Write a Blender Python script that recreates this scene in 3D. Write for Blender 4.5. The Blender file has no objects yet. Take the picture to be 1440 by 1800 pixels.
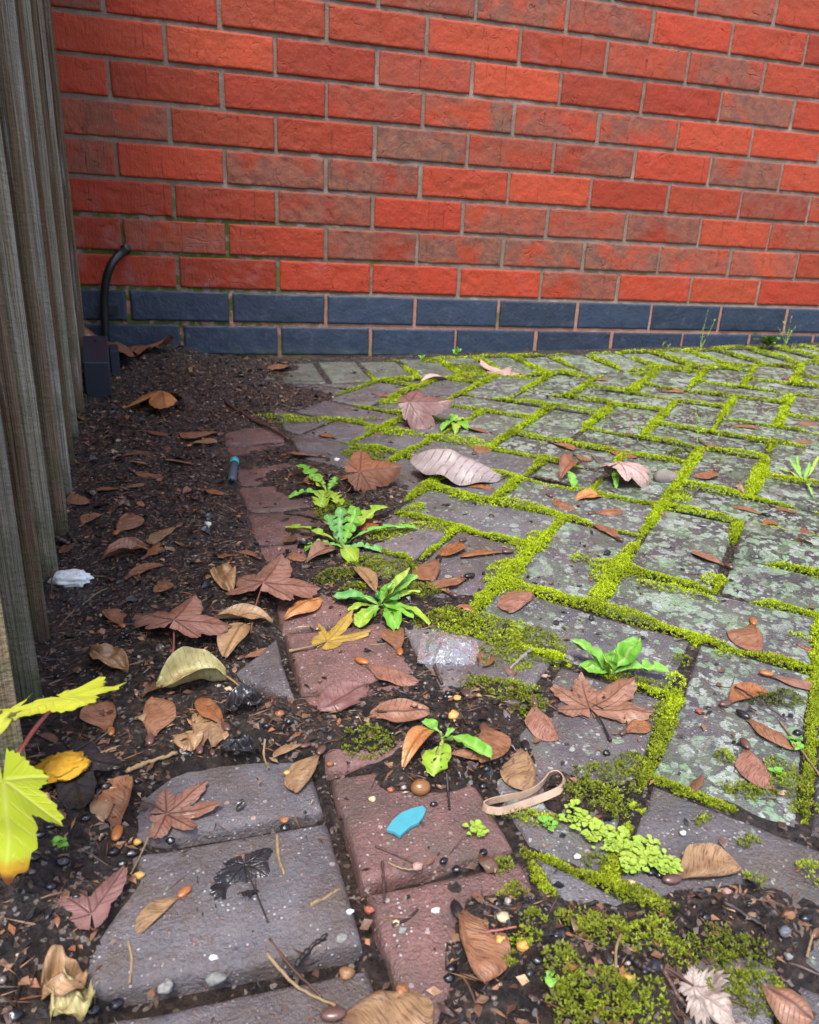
import bpy, math, random
import numpy as np
from mathutils import Vector, Matrix

random.seed(11)
rng = np.random.default_rng(11)
S = bpy.context.scene
COL = S.collection

# ------------------------------------------------------------------ camera
CAM = np.array([0.0398, -1.8195, 0.1096])
YAW, PITCH, ROLL, FPX = 0.2849966, -0.3451325, 0.0464108, 1284.28   # pose solved from the brick courses


def cam_axes():
    f = np.array([math.sin(YAW) * math.cos(PITCH), math.cos(YAW) * math.cos(PITCH), math.sin(PITCH)])
    r = np.cross(f, [0, 0, 1]); r /= np.linalg.norm(r)
    u = np.cross(r, f)
    c, s = math.cos(ROLL), math.sin(ROLL)
    return c * r + s * u, -s * r + c * u, f


RX, UP, FW = cam_axes()
cd = bpy.data.cameras.new('camera')
cam = bpy.data.objects.new('camera', cd)
COL.objects.link(cam)
cam.matrix_world = Matrix(((RX[0], UP[0], -FW[0], CAM[0]), (RX[1], UP[1], -FW[1], CAM[1]), (RX[2], UP[2], -FW[2], CAM[2]), (0, 0, 0, 1)))
cd.sensor_fit = 'HORIZONTAL'; cd.sensor_width = 36.0; cd.lens = 36.0 * FPX / 1440.0
cd.clip_start = 0.01; cd.clip_end = 500
cd.dof.use_dof = True; cd.dof.focus_distance = 0.64; cd.dof.aperture_fstop = 22.0
S.camera = cam

# ------------------------------------------------------------------ light
w = bpy.data.worlds.new('World'); S.world = w; w.use_nodes = True
nt = w.node_tree; bg = nt.nodes['Background']
sky = nt.nodes.new('ShaderNodeTexSky'); sky.sky_type = 'NISHITA'; sky.sun_disc = False
SUN_EL, SUN_AZ = math.radians(64), math.radians(205)     # azimuth from +Y, clockwise: behind the camera, to the left
sky.sun_elevation = SUN_EL; sky.sun_rotation = SUN_AZ; sky.dust_density = 3.0; sky.air_density = 1.0
nt.links.new(sky.outputs[0], bg.inputs[0]); bg.inputs[1].default_value = 0.15
sl = bpy.data.lights.new('sun', 'SUN'); sl.energy = 1.5; sl.angle = math.radians(16); sl.color = (1, .96, .9)
so = bpy.data.objects.new('sun', sl); COL.objects.link(so)
sd = Vector((math.sin(SUN_AZ) * math.cos(SUN_EL), math.cos(SUN_AZ) * math.cos(SUN_EL), math.sin(SUN_EL)))
so.rotation_euler = sd.to_track_quat('Z', 'Y').to_euler()
S.view_settings.view_transform = 'Standard'; S.view_settings.look = 'None'
S.view_settings.exposure = 1.38; S.view_settings.gamma = 1; S.view_settings.use_curve_mapping = False

# ------------------------------------------------------------------ numbers: noise, ground shape, pixel -> ground point
def _hash(ix, iy, iz, seed):
    n = (ix.astype(np.int64) * 374761393 + iy.astype(np.int64) * 668265263 + iz.astype(np.int64) * 1274126177 + seed * 974634777) & 0x7fffffff
    n = (n ^ (n >> 13)) * 1103515245 & 0x7fffffff
    n = (n ^ (n >> 16)) * 1812433253 & 0x7fffffff
    return ((n ^ (n >> 15)) & 0xffff) / 65535.0


def vnoise(x, y, z=0.0, seed=0):
    x, y, z = np.broadcast_arrays(np.asarray(x, float), np.asarray(y, float), np.asarray(z, float))
    ix, iy, iz = np.floor(x), np.floor(y), np.floor(z)
    fx, fy, fz = x - ix, y - iy, z - iz
    fx, fy, fz = (q * q * (3 - 2 * q) for q in (fx, fy, fz))
    r = 0
    for a in (0, 1):
        for b in (0, 1):
            for c in (0, 1):
                wt = (fx if a else 1 - fx) * (fy if b else 1 - fy) * (fz if c else 1 - fz)
                r = r + wt * _hash(ix + a, iy + b, iz + c, seed)
    return r * 2 - 1


def fbm(x, y, z=0.0, seed=0, oct=4):
    r, a = 0, 1.0
    for k in range(oct):
        r = r + a * vnoise(np.asarray(x) * 2 ** k, np.asarray(y) * 2 ** k, np.asarray(z) * 2 ** k, seed + k)
        a *= .5
    return r / 1.9


def sstep(a, b, x):
    t = np.clip((np.asarray(x, float) - a) / (b - a), 0, 1)
    return t * t * (3 - 2 * t)


PA, PB, PC = -.16, .035, .05
def plane(x, y): return PA + PB * np.asarray(x, float) + PC * np.asarray(y, float)


def ray(u, v):
    return FW + RX * (u - 720) / FPX - UP * (v - 900) / FPX


def gp(u, v):                      # where the sight line meets the paved slope
    d = ray(u, v); n = np.array([-PB, -PC, 1.])
    return CAM + d * ((PA - n @ CAM) / (n @ d))


def wallpt(u, v, y=0.0):
    d = ray(u, v); return CAM + d * ((y - CAM[1]) / d[1])


def edge_x(y): return .078 - .053 * (np.asarray(y, float) + .91)       # line between the left blocks and the red header band
def fence_x(y): return -.234 - .092 * (np.asarray(y, float))            # foot of the fence


# heaps (+) and bare places (-) of soil: pixel, radius x, radius y (m), height
BLOBS = [(330, 615, .16, .10, .050), (240, 650, .14, .16, .03), (420, 650, .10, .10, .010), (370, 700, .10, .14, .012), (270, 760, .11, .2, .010),
         (470, 700, .12, .08, .007), (420, 745, .05, .05, .004), (230, 900, .07, .2, .007), (200, 1150, .05, .12, .008), (110, 1500, .045, .06, .010),
         (120, 1700, .045, .05, .012), (620, 1290, .05, .025, .010), (480, 1290, .03, .02, .006), (730, 1370, .05, .018, .010), (620, 1240, .03, .014, .007), (850, 1330, .035, .02, .008),
         (780, 1560, .018, .012, .009), (860, 1640, .03, .02, .012), (960, 1700, .03, .03, .012), (1100, 1680, .04, .025, .009), (1120, 1780, .05, .02, .012),
         (1250, 1610, .04, .012, .009), (1380, 1640, .035, .010, .009), (700, 1660, .02, .012, .007), (870, 1780, .04, .02, .008), (760, 1230, .04, .03, .006), (900, 1230, .04, .025, .008),
         (660, 1050, .035, .05, .007), (610, 930, .05, .06, .007), (560, 840, .04, .06, .005), (640, 880, .05, .05, .006), (800, 1100, .03, .04, .005), (1030, 1390, .03, .02, .006), (592, 1480, .006, .05, .011), (632, 1600, .006, .03, .011), (250, 1560, .018, .02, .008),
         (500, 1030, .04, .03, .006), (470, 800, .05, .05, .005), (520, 850, .03, .05, .005), (540, 960, .02, .04, .005), (600, 1020, .02, .05, .005), (450, 870, .018, .02, -.003), (490, 930, .02, .04, -.012),
         (470, 1180, .025, .030, -.022), (560, 1150, .035, .045, -.014), (540, 1080, .03, .03, -.012), (410, 1470, .080, .060, -.022), (450, 1610, .085, .05, -.022), (380, 1730, .075, .05, -.024), (430, 1370, .05, .02, -.012), (380, 1400, .05, .02, -.006),
         (690, 1480, .05, .025, -.010), (395, 960, .018, .05, -.008), (380, 830, .02, .06, -.007), (410, 780, .03, .06, -.007), (1290, 1790, .02, .02, -.02)]
_BL = [(gp(b[0], b[1])[:2], b[2], b[3], b[4]) for b in BLOBS]


def soil(x, y):                    # soil surface above (+) or below (-) the tops of the blocks
    x = np.asarray(x, float); y = np.asarray(y, float)
    left = sstep(-.02, .035, edge_x(y) - x)
    s = -.0026 + left * .0115
    for (c, rx, ry, h) in _BL:
        s = s + h * np.exp(-((x - c[0]) / rx) ** 2 - ((y - c[1]) / ry) ** 2)
    amp = .3 + .7 * sstep(-.002, .004, s)
    s = s + amp * .0062 * fbm(x * 28, y * 28, seed=3) + amp * .0030 * fbm(x * 110, y * 110, seed=9, oct=3)
    return np.maximum(s, -.012) + .012 * sstep(.05, 0, x - fence_x(y))


def top(x, y): return plane(x, y) + np.maximum(soil(x, y), 0)


def at(u, v, dz=0.0):              # the ground point seen at a pixel (dz above the ground)
    d = ray(u, v); p = gp(u, v)
    if dz:
        for _ in range(3): p = CAM + d * ((top(p[0], p[1]) + dz - CAM[2]) / d[2])
        return p
    for _ in range(6):
        z = .5 * p[2] + .5 * float(top(p[0], p[1])); p = CAM + d * ((z - CAM[2]) / d[2])
    return p


def toground(p, dz=0.0): return np.array([p[0], p[1], float(top(p[0], p[1])) + dz])


# ------------------------------------------------------------------ objects
def link(name, me, parent=None):
    o = bpy.data.objects.new(name, me); COL.objects.link(o)
    if parent is not None: o.parent = parent
    return o


def tag(o, label=None, cat=None, group=None, kind=None):
    if label: o['label'] = label
    if cat: o['category'] = cat
    if group: o['group'] = group
    if kind: o['kind'] = kind
    return o


def thing(name, label, cat, loc=(0, 0, 0), group=None):
    o = link(name, None); o.location = loc; o.empty_display_size = .02
    return tag(o, label, cat, group)


class MB:
    def __init__(s): s.v = []; s.f = []; s.n = 0; s.at = {}
    def add(s, v, f, **att):
        v = np.asarray(v, float)
        s.v.append(v); s.f += [tuple(int(i) + s.n for i in q) for q in f]
        for k, a in att.items():
            a = np.asarray(a, float)
            if a.ndim == 0 or (a.ndim == 1 and len(a) != len(v)): a = np.broadcast_to(a, (len(v),) + a.shape)
            s.at.setdefault(k, []).append(a)
        s.n += len(v)
    def mesh(s, name, mat, smooth=True, origin=None):
        me = bpy.data.meshes.new(name); v = np.concatenate(s.v)
        if origin is not None: v = v - np.asarray(origin)
        me.from_pydata(v.tolist(), [], s.f)
        for k, a in s.at.items():
            a = np.concatenate(a)
            if a.ndim == 1: me.attributes.new(k, 'FLOAT', 'POINT').data.foreach_set('value', a.astype(np.float32))
            elif a.shape[1] == 3: me.attributes.new(k, 'FLOAT_VECTOR', 'POINT').data.foreach_set('vector', a.astype(np.float32).ravel())
        for m in (mat if isinstance(mat, list) else [mat]): me.materials.append(m)
        if smooth: me.polygons.foreach_set('use_smooth', [True] * len(me.polygons))
        me.update(); return me


def tri_mesh(name, v, col, mat, origin=(0, 0, 0)):   # many loose triangles, v (n,3,3), col (n,3)
    n = len(v); me = bpy.data.meshes.new(name)
    me.vertices.add(3 * n); me.vertices.foreach_set('co', (v - np.asarray(origin)).astype(np.float32).ravel())
    me.loops.add(3 * n); me.loops.foreach_set('vertex_index', np.arange(3 * n, dtype=np.int32))
    me.polygons.add(n); me.polygons.foreach_set('loop_start', np.arange(0, 3 * n, 3, dtype=np.int32))
    me.attributes.new('tint', 'FLOAT_VECTOR', 'POINT').data.foreach_set('vector', np.repeat(col, 3, 0).astype(np.float32).ravel())
    me.materials.append(mat); me.update(); me.validate(); return me


def gridfaces(a, b, wrap=False):
    f = []
    for i in range(a - 1):
        for j in range(b if wrap else b - 1):
            k = (j + 1) % b; f.append((i * b + j, i * b + k, (i + 1) * b + k, (i + 1) * b + j))
    return f


def tube(mb, pts, r, n=7, caps=True, **att):
    pts = np.asarray(pts, float); m = len(pts); r = np.broadcast_to(np.asarray(r, float), (m,))
    T = np.gradient(pts, axis=0); T /= np.linalg.norm(T, axis=1)[:, None] + 1e-12
    ref = np.array([.3, .2, 1.]) if abs(T[0][2]) < .8 else np.array([1., .2, 0])
    V = []
    for i in range(m):
        a = np.cross(T[i], ref); a /= np.linalg.norm(a); b = np.cross(T[i], a)
        for k in range(n):
            q = 2 * math.pi * k / n; V.append(pts[i] + r[i] * (math.cos(q) * a + math.sin(q) * b))
    f = gridfaces(m, n, True)
    if caps: f += [tuple(range(n))[::-1], tuple((m - 1) * n + k for k in range(n))]
    mb.add(V, f, **att)


def spline(ps, n=24):
    ps = np.asarray(ps, float)
    if len(ps) == 2: return ps[0] + (ps[1] - ps[0]) * np.linspace(0, 1, n)[:, None]
    P = np.vstack([2 * ps[0] - ps[1], ps, 2 * ps[-1] - ps[-2]]); out = []
    k = len(ps) - 1
    for t in np.linspace(0, k - 1e-6, n):
        i = int(t); q = t - i; a, b, c, d = P[i:i + 4]
        out.append(.5 * (2 * b + (c - a) * q + (2 * a - 5 * b + 4 * c - d) * q * q + (3 * b - a - 3 * c + d) * q ** 3))
    return np.array(out)


def blob(mb, c, r, seed=0, rough=.15, nu=10, nv=14, scale=1.6, **att):      # a pebble or lump
    c = np.asarray(c, float); r = np.asarray(r, float)
    th = np.linspace(0, math.pi, nu)[:, None]; ph = np.linspace(0, 2 * math.pi, nv, endpoint=False)[None]
    d = np.stack([np.sin(th) * np.cos(ph), np.sin(th) * np.sin(ph), np.cos(th) * np.ones_like(ph)], -1).reshape(-1, 3)
    k = 1 + rough * fbm(d[:, 0] * scale + seed * 7.3, d[:, 1] * scale, d[:, 2] * scale, seed, 3)
    mb.add(c + d * r * k[:, None], gridfaces(nu, nv, True), **att)


# ------------------------------------------------------------------ materials
class NT:
    def __init__(s, name):
        s.m = bpy.data.materials.new(name); s.m.use_nodes = True; s.t = s.m.node_tree
        s.b = s.t.nodes['Principled BSDF']
    def n(s, t, **k):
        o = s.t.nodes.new('ShaderNode' + t)
        for a, v in k.items(): setattr(o, a, v)
        return o
    def inp(s, sock, v):
        if isinstance(v, bpy.types.NodeSocket): s.t.links.new(v, sock)
        elif isinstance(v, bpy.types.Node): s.t.links.new(v.outputs[0], sock)
        else:
            if hasattr(sock.default_value, '__len__') and not hasattr(v, '__len__'): v = (v,) * len(sock.default_value)
            if hasattr(sock.default_value, '__len__') and len(sock.default_value) == 4 and len(v) == 3: v = tuple(v) + (1,)
            sock.default_value = v
    def set(s, **k):
        for a, v in k.items(): s.inp(s.b.inputs[a.replace('_', ' ')], v)
    def attr(s, name): return s.n('Attribute', attribute_name=name)
    def pos(s): return s.n('TexCoord').outputs['Object']
    def gpos(s): return s.n('NewGeometry').outputs['Position']
    def vscale(s, v, k):
        o = s.n('VectorMath', operation='MULTIPLY'); s.inp(o.inputs[0], v); o.inputs[1].default_value = k; return o.outputs[0]
    def noise(s, v, scale, detail=3, rough=.55, out=0):
        o = s.n('TexNoise'); s.inp(o.inputs['Vector'], v); o.inputs['Scale'].default_value = scale; o.inputs['Detail'].default_value = detail
        o.inputs['Roughness'].default_value = rough; return o.outputs[out]
    def voro(s, v, scale, feature='F1', out='Distance', rnd=1):
        o = s.n('TexVoronoi', feature=feature); s.inp(o.inputs['Vector'], v); o.inputs['Scale'].default_value = scale
        o.inputs['Randomness'].default_value = rnd; return o.outputs[out]
    def ramp(s, f, stops):
        o = s.n('ValToRGB'); s.inp(o.inputs[0], f); e = o.color_ramp.elements
        while len(e) < len(stops): e.new(.5)
        for q, (p, c) in zip(e, stops):
            q.position = p; q.color = tuple(c) + (1,) if hasattr(c, '__len__') else (c, c, c, 1)
        return o.outputs[0]
    def mix(s, f, a, b, mode='MIX'):
        o = s.n('MixRGB', blend_type=mode); s.inp(o.inputs[0], f); s.inp(o.inputs[1], a); s.inp(o.inputs[2], b); return o.outputs[0]
    def math(s, op, a, b=0.0, clamp=False):
        o = s.n('Math', operation=op, use_clamp=clamp); s.inp(o.inputs[0], a); s.inp(o.inputs[1], b); return o.outputs[0]
    def sep(s, v):
        o = s.n('SeparateXYZ'); s.inp(o.inputs[0], v); return o.outputs
    def bump(s, h, strength=.4, dist=.002, nrm=None):
        o = s.n('Bump'); s.inp(o.inputs['Height'], h); o.inputs['Strength'].default_value = strength; o.inputs['Distance'].default_value = dist
        if nrm is not None: s.inp(o.inputs['Normal'], nrm)
        return o.outputs[0]
    def fin(s, col=None, rough=.6, bump=None, spec=.4, **k):
        if col is not None: s.set(Base_Color=col)
        s.set(Roughness=rough); s.b.inputs['Specular IOR Level'].default_value = spec
        if bump is not None: s.set(Normal=bump)
        for a, v in k.items(): s.inp(s.b.inputs[a.replace('_', ' ')], v)
        return s.m


def mat_brick():
    m = NT('red_brick'); P = m.gpos(); tint = m.attr('tint').outputs['Vector']; kind = m.attr('burnt').outputs['Fac']
    low = m.noise(P, 14, 3); hi = m.noise(P, 160, 4, .65)
    drag = m.noise(m.vscale(P, (1, 1, .14)), 260, 2); 
    c = m.mix(m.ramp(low, [(.35, 0), (.65, 1)]), tint, m.mix(1, tint, (1.12, .9, .85), 'MULTIPLY'))
    burnt = m.mix(m.ramp(m.noise(P, 42, 3), [(.38, 0), (.62, 1)]), (.23, .088, .052), (.135, .066, .05))
    bm = m.math('MULTIPLY', kind, m.ramp(m.noise(P, 11, 2), [(.34, 0), (.55, 1)]))
    c = m.mix(bm, c, burnt)
    bloom = m.ramp(m.noise(P, 10, 4, .6), [(.60, 0), (.78, .42)])
    c = m.mix(bloom, c, (.27, .10, .105))
    pits = m.ramp(m.voro(P, 150), [(.0, 1), (.16, 0)])
    pits = m.math('MULTIPLY', pits, m.ramp(m.noise(P, 60, 2), [(.45, 0), (.6, 1)]))
    c = m.mix(m.math('MULTIPLY', pits, .6), c, (.07, .03, .025))
    sp = m.ramp(m.voro(P, 95), [(.0, 1), (.05, 0)])
    c = m.mix(m.math('MULTIPLY', sp, m.ramp(m.noise(P, 8, 1), [(.5, 0), (.65, .8)])), c, (.6, .5, .45))
    c = m.mix(m.math('MULTIPLY', m.ramp(hi, [(.3, 1), (.5, 0)]), .35), c, (.14, .03, .02))
    # damp green at the bottom left corner
    x, y, z = m.sep(P)
    corner = m.math('MULTIPLY', m.ramp(x, [(.02, 1), (.20, 0)]), m.ramp(z, [(.10, 1), (.24, 0)]))
    gm = m.math('MULTIPLY', corner, m.ramp(m.noise(P, 26, 4), [(.48, 0), (.7, .55)]))
    c = m.mix(gm, c, (.23, .12, .11))
    h = m.math('ADD', m.math('MULTIPLY', m.noise(P, 70, 4, .6), 1.0), m.math('MULTIPLY', drag, .45))
    wb = m.n('VectorMath', operation='MULTIPLY_ADD'); m.inp(wb.inputs[0], m.noise(P, 22, 3, out=1)); wb.inputs[1].default_value = (.05, .0, .03); m.inp(wb.inputs[2], m.vscale(P, (.55, 1, 1)))
    crs = m.ramp(m.voro(wb.outputs[0], 42, 'DISTANCE_TO_EDGE'), [(.0, 1), (.03, 0)])
    crs = m.math('MULTIPLY', crs, m.ramp(m.noise(P, 24, 2), [(.54, 0), (.66, .8)]))
    ln = m.math('MULTIPLY', m.ramp(m.noise(m.vscale(P, (1, 1, .02)), 130, 1), [(.69, 0), (.72, 1)]), m.ramp(m.noise(P, 30, 2), [(.45, 0), (.55, .8)]))
    crs = m.math('MAXIMUM', crs, ln)
    c = m.mix(m.math('MULTIPLY', crs, .28), c, (.06, .014, .01))
    h = m.math('SUBTRACT', h, m.math('MULTIPLY', crs, .8))
    h = m.math('SUBTRACT', h, m.math('MULTIPLY', pits, .8))
    return m.fin(c, m.ramp(hi, [(.3, .55), (.7, .8)]), m.bump(h, .8, .0035), .3)


def mat_blue():
    m = NT('blue_brick'); P = m.gpos(); tint = m.attr('tint').outputs['Vector']
    c = m.mix(m.ramp(m.noise(P, 22, 4), [(.4, 0), (.7, .7)]), tint, m.mix(1, tint, (1.5, 1.45, 1.35), 'MULTIPLY'))
    c = m.mix(m.ramp(m.voro(P, 120), [(0, .6), (.06, 0)]), c, (.3, .3, .32))
    x, y, z = m.sep(P)
    gm = m.math('MULTIPLY', m.ramp(m.math('ADD', z, .16), [(.0, 1), (.035, 0)]), m.ramp(m.noise(P, 30, 3), [(.4, 0), (.65, .6)]))
    c = m.mix(gm, c, (.08, .13, .05))
    c = m.mix(m.ramp(m.noise(P, 45, 5, .7), [(.56, 0), (.72, .45)]), c, (.10, .10, .105))
    return m.fin(c, m.ramp(m.noise(P, 35, 4), [(.35, .3), (.65, .65)]), m.bump(m.noise(P, 110, 5, .65), .6, .003), .5)


def mat_mortar():
    m = NT('mortar'); P = m.gpos(); x, y, z = m.sep(P)
    n = m.noise(P, 55, 4)
    c = m.mix(n, (.14, .108, .086), (.26, .20, .165))
    pink = m.mix(n, (.26, .125, .09), (.42, .23, .17))
    c = m.mix(m.ramp(m.math('ADD', z, .5), [(.488, 1), (.497, 0)]), c, pink)
    c = m.mix(m.ramp(m.noise(P, 12, 3), [(.55, 0), (.75, .5)]), c, (.45, .40, .36))
    corner = m.math('MULTIPLY', m.ramp(x, [(.1, 1), (.45, 0)]), m.ramp(z, [(.14, 1), (.25, 0)]))
    c = m.mix(m.math('MULTIPLY', corner, m.ramp(m.noise(P, 38, 4), [(.42, 0), (.52, .95)])), c, (.055, .085, .015))
    c = m.mix(m.ramp(m.noise(P, 7, 4), [(.66, 0), (.7, .8)]), c, (.10, .12, .02))
    low = m.math('MULTIPLY', m.ramp(m.math('ADD', z, .16), [(.02, 1), (.06, 0)]), m.ramp(m.noise(P, 20, 3), [(.42, 0), (.6, .9)]))
    c = m.mix(low, c, (.14, .17, .06))
    return m.fin(c, .85, m.bump(m.noise(P, 240, 4, .7), .8, .003), .2)


def mat_paver():
    m = NT('paving_block'); P = m.gpos(); tint = m.attr('tint').outputs['Vector']; li = m.attr('lichen').outputs['Fac']
    low = m.noise(P, 30, 4)
    c = m.mix(m.ramp(low, [(.3, 0), (.7, 1)]), m.mix(1, tint, (.72, .74, .78), 'MULTIPLY'), m.mix(1, tint, (1.3, 1.25, 1.2), 'MULTIPLY'))
    c = m.mix(m.ramp(m.noise(P, 420, 3, .7), [(.3, .5), (.5, 0)]), c, (.025, .022, .022))
    # aggregate: pale, pink and blue grains
    vd = m.voro(P, 330); vc = m.voro(P, 330, out='Color')
    r, g, b = m.sep(vc)
    grain = m.math('MULTIPLY', m.ramp(vd, [(.22, 1), (.34, 0)]), m.ramp(r, [(.62, 0), (.66, .8)]))
    gc = m.mix(g, (.24, .20, .20), (.50, .48, .47))
    gc = m.mix(m.ramp(b, [(.7, 0), (.75, 1)]), gc, (.30, .13, .09))
    c = m.mix(grain, c, gc)
    vd2 = m.voro(P, 120); r2, g2, b2 = m.sep(m.voro(P, 120, out='Color'))
    big = m.math('MULTIPLY', m.ramp(vd2, [(.16, 1), (.22, 0)]), m.ramp(r2, [(.80, 0), (.82, .85)]))
    c = m.mix(big, c, m.mix(g2, (.42, .40, .40), (.36, .25, .2)))
    # mud film
    mud = m.math('MAXIMUM', m.ramp(m.noise(P, 17, 6, .7), [(.46, 0), (.64, .8)]), m.ramp(m.noise(P, 75, 5, .7), [(.55, 0), (.68, .7)]))
    c = m.mix(m.math('MULTIPLY', mud, m.math('SUBTRACT', 1.0, m.math('MULTIPLY', li, .8))), c, m.mix(m.noise(P, 90, 3), (.055, .038, .031), (.115, .085, .068)))
    # green algae film, then pale lichen discs
    alg = m.math('MULTIPLY', m.ramp(m.noise(P, 21, 5, .65), [(.46, 0), (.64, .6)]), li)
    c = m.mix(alg, c, m.mix(m.noise(P, 60, 2), (.075, .12, .045), (.16, .22, .14)))
    wob = m.n('VectorMath', operation='MULTIPLY_ADD'); m.inp(wob.inputs[0], m.noise(P, 130, 3, out=1)); wob.inputs[1].default_value = (.010, .010, .0); m.inp(wob.inputs[2], P)
    W = wob.outputs[0]
    patchy = m.ramp(m.noise(P, 13, 4, .6), [(.36, .38), (.54, 1)])
    def discs(scale, size, keep, amt):
        d = m.voro(W, scale); r, g, b = m.sep(m.voro(W, scale, out='Color'))
        thr = m.math('MULTIPLY', m.math('MULTIPLY', m.math('ADD', g, .35), size), m.ramp(r, [(keep, 0), (keep + .02, 1)]))
        k = m.math('LESS_THAN', d, m.math('MULTIPLY', thr, m.math('MULTIPLY', m.math('ADD', li, .1), 1.0)))
        k = m.math('MULTIPLY', k, m.ramp(m.noise(P, 300, 3, .7), [(.36, .25), (.52, 1)]))
        return m.math('MULTIPLY', m.math('MULTIPLY', k, amt), patchy), b
    k1, b1 = discs(70, .66, .60, .75); k2, b2_ = discs(170, .66, .5, .8); k3, b3 = discs(36, .60, .76, .6)
    lc = lambda b: m.mix(m.ramp(b, [(.35, 0), (.75, 1)]), (.36, .40, .36), (.19, .31, .17))
    for k, b in ((k3, b3), (k1, b1), (k2, b2_)): c = m.mix(k, c, lc(b))
    h = m.math('ADD', m.noise(P, 380, 4, .7), m.math('MULTIPLY', grain, .4)); h = m.math('ADD', h, m.math('MULTIPLY', m.noise(P, 60, 3), 1.2))
    rough = m.mix(m.ramp(m.noise(P, 25, 3), [(.35, 0), (.65, 1)]), .22, .56)
    return m.fin(c, rough, m.bump(h, .9, .0022), .45)


def mat_soil(name='damp_soil'):
    m = NT(name); P = m.gpos()
    c = m.ramp(m.noise(P, 120, 5, .7), [(.28, (.006, .005, .005)), (.5, (.023, .016, .013)), (.75, (.085, .055, .04))])
    c = m.mix(m.ramp(m.noise(P, 18, 3), [(.52, 0), (.75, .5)]), c, (.075, .047, .032))
    r, g, b = m.sep(m.voro(P, 420, out='Color'))
    c = m.mix(m.ramp(r, [(.90, 0), (.93, .8)]), c, m.mix(g, (.20, .12, .07), (.28, .25, .23)))
    h = m.math('ADD', m.noise(P, 300, 5, .75), m.math('MULTIPLY', m.voro(P, 220), .8))
    return m.fin(c, m.ramp(m.noise(P, 40, 3), [(.35, .14), (.62, .5)]), m.bump(h, 1.0, .005), .6)


def mat_tint(name, rough=.55, spec=.35, bumpk=.3, bs=400, trans=0.0):
    m = NT(name); P = m.pos(); t = m.attr('tint').outputs['Vector']
    n = m.noise(P, 220, 3)
    c = m.mix(n, m.mix(1, t, (.65, .65, .65), 'MULTIPLY'), m.mix(1, t, (1.35, 1.35, 1.35), 'MULTIPLY'))
    m.fin(c, rough, m.bump(m.noise(P, bs, 3), bumpk, .001), spec)
    return m.m


def mat_leaf(name, c1, c2, vein, rough=.42, spot=(.05, .03, .02), spots=.4, veinamt=.9, spec=.45, trans=.0, bump=.5):
    m = NT(name); P = m.pos(); v = m.attr('vein').outputs['Fac']; e = m.attr('edge').outputs['Fac']
    c = m.mix(m.ramp(m.noise(P, 70, 4), [(.35, 0), (.65, 1)]), c1, c2)
    c = m.mix(m.math('MULTIPLY', m.ramp(m.noise(P, 160, 4, .65), [(.56, 0), (.7, 1)]), spots), c, spot)
    c = m.mix(m.math('MULTIPLY', e, .45), c, m.mix(1, c, (.55, .5, .45), 'MULTIPLY'))
    c = m.mix(m.math('MULTIPLY', v, veinamt), c, vein)
    h = m.math('SUBTRACT', m.math('MULTIPLY', m.noise(P, 500, 3), .5), m.math('MULTIPLY', v, 1.0))
    m.fin(c, rough, m.bump(h, bump, .0012), spec)
    if trans: m.b.inputs['Transmission Weight'].default_value = 0; m.b.inputs['Subsurface Weight'].default_value = trans; m.b.inputs['Subsurface Radius'].default_value = (.004, .006, .002); m.b.inputs['Subsurface Scale'].default_value = .3
    return m.m


def mat_wing(name, c1, c2, vein, rough=.42):
    m = NT(name); P = m.pos(); uv = m.attr('leafuv').outputs['Vector']
    t, s, q = m.sep(uv)
    # veins run along the thick edge and sweep down across the wing
    k = m.math('ADD', m.math('MULTIPLY', t, 11.0), m.math('MULTIPLY', m.math('POWER', m.math('SUBTRACT', 1.0, s), 1.6), -5.0))
    cv = m.n('CombineXYZ'); m.inp(cv.inputs[0], k); m.inp(cv.inputs[1], m.math('MULTIPLY', s, 1.3)); m.inp(cv.inputs[2], m.math('MULTIPLY', q, 9.0))
    ln = m.noise(cv.outputs[0], 3.4, 3, .6)
    c = m.mix(m.ramp(m.noise(P, 110, 3), [(.35, 0), (.65, 1)]), c1, c2)
    c = m.mix(m.ramp(ln, [(.38, .75), (.5, 0)]), c, vein)
    c = m.mix(m.ramp(s, [(.84, 0), (.95, .6)]), c, vein)
    c = m.mix(m.ramp(t, [(.0, .7), (.2, 0)]), c, vein)
    c = m.mix(m.ramp(m.noise(P, 240, 3), [(.63, 0), (.72, .7)]), c, (.05, .03, .02))
    return m.fin(c, rough, m.bump(ln, .55, .0014), .4)


def mat_plain(name, col, rough=.5, spec=.4, var=.25, bs=200, bk=.25, metallic=0.0, scale=60, col2=None):
    m = NT(name); P = m.pos(); n = m.noise(P, scale, 4)
    c2 = col2 or tuple(x * (1 - var) for x in col)
    c = m.mix(m.ramp(n, [(.35, 0), (.65, 1)]), c2, col)
    m.fin(c, rough, m.bump(m.noise(P, bs, 3), bk, .0012), spec); m.b.inputs['Metallic'].default_value = metallic
    return m.m


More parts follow.
